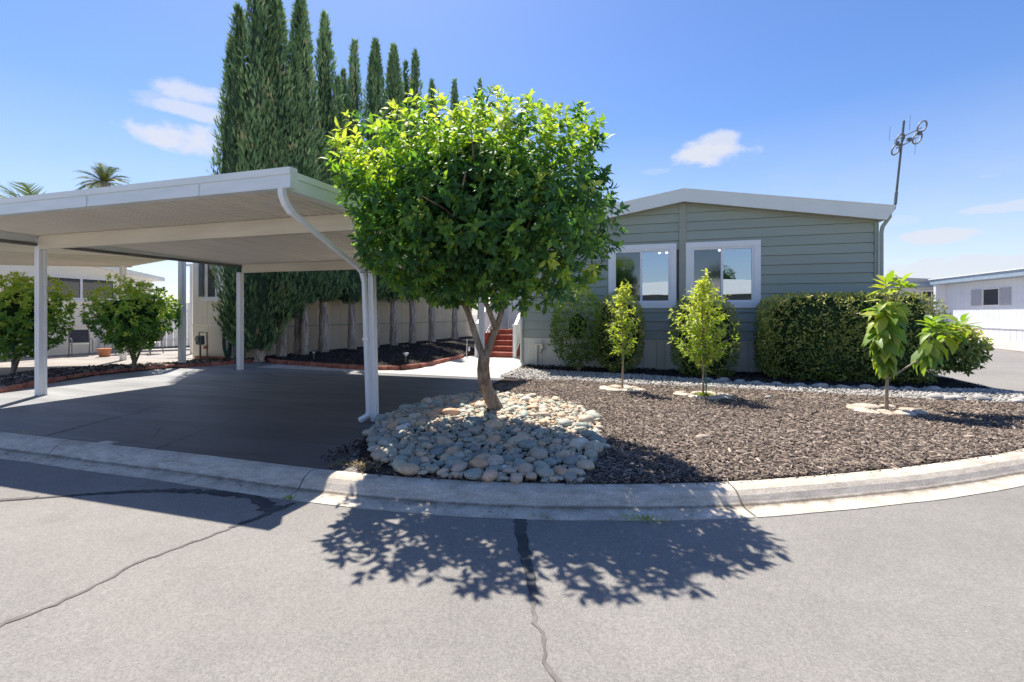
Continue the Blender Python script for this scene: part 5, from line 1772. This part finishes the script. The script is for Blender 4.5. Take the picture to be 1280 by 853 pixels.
# vine on the corner of the beige home
vine = empty('wall_vine', (-11.9, 10.9, 0), 'sparse dark vine climbing the corner of the beige home', 'vine')
Pv = np.stack([rng.normal(-11.92, .05, 130), rng.normal(10.9, .04, 130), rng.uniform(1.1, 3.2, 130) ** 1.0], -1)
Pv = np.concatenate([Pv, np.stack([rng.normal(-12.05, .13, 60), rng.normal(10.85, .06, 60), rng.normal(1.35, .1, 60)], -1)])
Lv = shoots(Pv, unit(len(Pv)) + [0, -.6, .3], 4, (.06, .1), (30, 90), .2, .03, .02)
leaf_obj('foliage', (*Lv, np.clip(rng.normal(.25, .12, len(Pv) * 4), 0, 1)), M['shrubleaf'], vine)
MB().tube([(-11.92, 10.92, 0), (-11.95, 10.92, 1.2), (-11.9, 10.92, 2.2), (-11.93, 10.92, 3.2)], .012, 5).build('stem', M['bark'], vine)


# ---- Italian cypress row
def cypress(x, y, spires, zb, ntuft, trunks, lab, seed, tuft=(.22, .40), tb=.42):
    g_ = np.random.default_rng(seed)
    t_ = empty('cypress_tree', (x, y, 0), lab, 'tree', 'row of tall cypress trees')
    tot = sum(h * r for (_, _, h, r) in spires)
    PP, DD, TT = [], [], []
    cm = MB()
    for (ox, oy, h, r) in spires:
        n = int(ntuft * h * r / tot)
        t = g_.random(n) ** .9
        ph = g_.uniform(0, 2 * math.pi, n)
        f = np.minimum(1, (t / .10 + .12)) ** .55 * (1 - t ** 1.9) ** .80
        k1, k2 = g_.integers(3, 6), g_.integers(5, 9)
        furrow = 1 + .13 * np.sin(k1 * ph + 2.2 * np.sin(t * 5 + seed)) + .09 * np.sin(k2 * ph + t * 13) + .07 * np.sin(t * 37 + 3 * ph)
        rad = r * f * furrow * (1 - .30 * g_.random(n) ** 2)
        z = zb + (h - zb) * t
        lean = np.array([ox, oy])
        sc_ = np.clip(.45 + t * 1.2, 0, 1)
        P_ = np.stack([x + ox * sc_ + rad * np.cos(ph), y + oy * sc_ + rad * np.sin(ph), z], -1)
        out = np.stack([np.cos(ph), np.sin(ph), np.zeros(n)], -1)
        D_ = nrm(out * .45 + np.array([0, 0, 1.0]) + g_.normal(0, .26, (n, 3)))
        PP.append(P_); DD.append(D_)
        TT.append(np.clip(tb + .9 * (furrow - 1) + g_.normal(0, .16, n) + .55 * ((np.sin(ph * 3 + t * 17 + seed) * np.sin(t * 29 + ph)) > .86) * (g_.random(n) < .6), 0, 1))  # sunlit ridges and shaded furrows put into the tint, plus dead brown patches
        ring = []
        for q_ in np.linspace(0.02, .96, 10):
            fq = min(1, (q_ / .10 + .12)) ** .55 * (1 - q_ ** 1.9) ** .80
            s_ = min(1, .45 + q_ * 1.2)
            ring.append(((x + ox * s_, y + oy * s_, zb + (h - zb) * q_), max(.02, r * fq * .66)))
        cm.tube([p for p, _ in ring], [r_ for _, r_ in ring], 9)
    P_, D_, T_ = np.concatenate(PP), np.concatenate(DD), np.concatenate(TT)
    out = P_ - np.array([x, y, 0]); out[:, 2] = 0
    L = g_.uniform(tuft[0], tuft[1], len(P_))
    me = scatter('crown', TUFT_V, TUFT_F, P_, frames(D_, nrm(out) + g_.normal(0, .5, (len(P_), 3))), np.stack([L * .62, L, L * .6], -1), T_)
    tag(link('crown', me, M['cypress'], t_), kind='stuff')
    cm.build('inner_shade_hull', M['cycore'], t_)  # added solid hull, dark as the shade within the crown
    for (tx, ty, r0) in trunks:
        mb = MB()
        limb(mb, [(x + tx, y + ty, .02), (x + tx, y + ty, .2), (x + tx * .9, y + ty, 1.0), (x + tx * .7, y + ty, 2.2), (x, y, 3.6)], r0 * 1.35, r0 * .7, 10, .10)
        mb.build('trunk', M['cybark'], t_, smooth=True)
    return t_


CY = [
    (-11.15, 11.0, [(-.85, -.15, 9.7, .62), (-.50, -.25, 10.6, .70), (-.05, 0, 11.6, .86), (.15, -.3, 7.4, .80)], .32, 13000, [(.02, 0, .13)], 'frontmost cypress with foliage almost down to the ground'),
    (-10.98, 11.7, [(-.1, -.2, 11.9, .88), (.35, .2, 9.6, .7)], 1.2, 11000, [(0, 0, .14)], 'thick double tipped cypress next behind the frontmost one'),
    (-10.90, 12.5, [(-.05, 0, 12.1, .78), (.25, -.2, 7.9, .75)], 1.75, 9500, [(-.18, 0, .11), (.10, 0, .12)], 'slender cypress with twin pale trunks and a tip out of the frame'),
    (-10.80, 13.5, [(0, 0, 11.9, .70), (.45, .1, 9.7, .45), (.1, -.4, 7.6, .75)], 1.85, 9000, [(-.05, 0, .16)], 'cypress with one tall tip right of the slender twin trunked one'),
    (-10.62, 14.8, [(.1, 0, 11.7, .50), (-.4, 0, 10.7, .45), (0, -.2, 7.6, .8)], 1.8, 7500, [(0, 0, .15)], 'cypress with two thin tips in the middle of the row'),
    (-10.50, 16.15, [(0, 0, 12.5, .78)], 1.9, 6000, [(0, 0, .15)], 'single tipped cypress at the middle of the row'),
    (-10.36, 17.35, [(0, 0, 12.9, .8)], 1.9, 5500, [(0, 0, .17)], 'cypress standing seventh from the front of the row'),
    (-10.24, 18.75, [(.15, 0, 13.4, .62), (-.35, 0, 13.0, .42)], 1.9, 3600, [(0, 0, .15)], 'cypress with a close pair of tips far along the row'),
    (-10.08, 20.4, [(0, 0, 12.9, .62), (.3, .2, 11.2, .4)], 1.9, 3000, [(0, 0, .17)], 'cypress whose tip just clears the citrus crown'),
    (-9.86, 22.7, [(0, 0, 14.0, .62)], 1.9, 2600, [(0, 0, .16)], 'far cypress behind the citrus crown, second from the end'),
    (-9.60, 25.9, [(0, 0, 15.6, .62)], 1.9, 2400, [(0, 0, .16)], 'last cypress at the far end of the row'),
]
def _cyfix(px, tip):
    return None
for i, (x, y, spx, zb, n, tr, lab) in enumerate(CY):
    cypress(x, y, spx, zb, n, tr, lab, 40 + i, tuft=(.13, .30) if i < 6 else (.18, .34))

# ---- palms behind the left homes
def palm(x, y, z, rfr, n, lab, trunk_r, seed):
    r_ = random.Random(seed)
    t_ = empty('palm_tree', (x, y, 0), lab, 'tree', 'palms behind the left homes')
    mb = MB()
    pts = [(x, y, -.1), (x + .1, y, z * .5), (x, y, z)]
    limb(mb, pts, trunk_r * 1.1, trunk_r, 10, .06)
    mb.build('trunk', M['cybark'], t_, smooth=True)
    for k in range(n):
        a = k * 2.4 + r_.uniform(-.2, .2)
        el = r_.uniform(-.25, 1.25)
        L = rfr * r_.uniform(.8, 1.1)
        V, F = [], []
        m_ = 20
        pr_ = None
        for i in range(m_ + 1):
            s_ = i / m_
            hor = L * s_ * math.cos(el) * (1 - .12 * s_)
            ver = L * s_ * math.sin(el) - .45 * L * s_ * s_
            p = Vector((x + hor * math.cos(a), y + hor * math.sin(a), z + ver))
            if pr_ is not None:
                d = (p - pr_).normalized()
                side = d.cross(Vector((0, 0, 1))).normalized()
                w = L * .22 * math.sin(math.pi * min(1, s_ * .85 + .12))
                for sg in (-1, 1):
                    q = p + (side * sg * .8 + d * .7 + Vector((0, 0, -.25 + .3 * r_.random()))).normalized() * w
                    b = len(V)
                    V += [tuple(pr_), tuple(p), tuple(q)]
                    F.append((b, b + 1, b + 2))
                b = len(V)
                o_ = side * .02 * L / 3
                V += [tuple(pr_ - o_), tuple(pr_ + o_), tuple(p + o_), tuple(p - o_)]
                F.append((b, b + 1, b + 2, b + 3))
            pr_ = p
        fl = [i for f in F for i in f]
        me = np_mesh('frond', V, fl, [len(f) for f in F], np.full(len(F), r_.uniform(.2, .9)))
        link('frond', me, M['palm'], t_)


palm(-40, 24.8, 11.6, 2.5, 34, 'small headed palm beyond the carport roof, right of the wide fronds', .42, 1)
palm(-24.4, 12.9, 5.0, 3.5, 30, 'palm with long spreading fronds over the carport roof at the left', .3, 2)

# far trees between the homes
for i, (x_, y_, z_, r_, lab) in enumerate([(-20.5, 20.5, 1.9, .9, 'small tree top between the white home and the porch post'), (-19, 23, 1.6, 1.1, 'low tree behind the white fence'),
                                      (11.5, 44, 1.6, 1.6, 'far tree at the end of the side street'), (6, -17.5, 4.3, 1.3, 'tree beside the home across the street mirrored in the window')]):
    o = shrub('far_tree', (x_, y_, z_), (r_, r_, r_ * .9), 2, 500, (.16, .26), 'fartree', lab, .3, 60 + i, .6, .5, .3, 'tree', 'small far trees', f=.7)
    MB().tube([(x_, y_, -.15), (x_, y_, z_)], .12, 7).build('trunk', M['bark'], o)

# ---- weeds and litter along the kerb
def grass_tuft(x, y, z, n, h, lab, sp=.06):
    P_ = np.stack([rng.normal(x, sp, n), rng.normal(y, sp * .3, n), np.full(n, z)], -1)
    D_ = nrm(np.stack([rng.normal(0, .55, n), rng.normal(0, .4, n), np.ones(n)], -1))
    L = rng.uniform(.4, 1, n) * h
    me = scatter('weeds', SMALL_V, SMALL_F, P_, frames(D_, unit(n)), np.stack([L * .16, L, L], -1), rng.random(n))
    tag(link('weeds', me, M['young']), lab, 'weeds', kind='stuff')


grass_tuft(-.01, 3.60, -.115, 90, .05, 'small green weed in the gutter seam under the tree shadow', .09)
grass_tuft(-.78, 3.42, -.115, 40, .03, 'flat weed in the gutter seam at the sealed strip', .07)
grass_tuft(-2.9, 3.17, -.115, 60, .035, 'tiny weed at the gutter joint below the driveway', .05)
grass_tuft(-7.3, 3.66, .0, 50, .03, 'weed in the seam between driveway and curb', .12)
grass_tuft(.98, 8.53, .02, 160, .10, 'yellow sprouts at the foot of the staked young citrus', .07)
chips('spilled_mulch', [(p.x, p.y - .05) for p in EDGE if -2.6 < p.x < 4.2] + [(p.x, p.y + .02) for p in EDGE if -2.6 < p.x < 4.2][::-1], 420, .016, (.012, .04), M['chips'], None, label='stray mulch chips spilled along the top of the curb', cat='mulch')
chips('fallen_leaves', [(-3.2, 4.6), (-2.5, 4.0), (-.6, 4.0), (-.6, 6.0), (-1.5, 7.3), (-3.2, 7.2)], 420, .07, (.02, .055), M['litter'], None, label='dry leaves fallen among the river stones', cat='litter', thick=.05, heap=.06)
chips('leaf_litter', [(-2.9, 3.62), (-2.35, 3.66), (-2.4, 3.85), (-2.85, 3.85)], 260, .008, (.015, .045), M['litter'], None, label='dry leaf litter at the corner of the driveway by the stones', cat='litter')
chips('gutter_litter', [(-8, 3.30), (-3, 3.26), (-.5, 3.42), (1.2, 4.22), (1.2, 4.16), (-.5, 3.35), (-3, 3.2), (-8, 3.22)], 130, -.108, (.008, .028), M['litter'], None, label='specks of dry debris along the gutter', cat='litter')
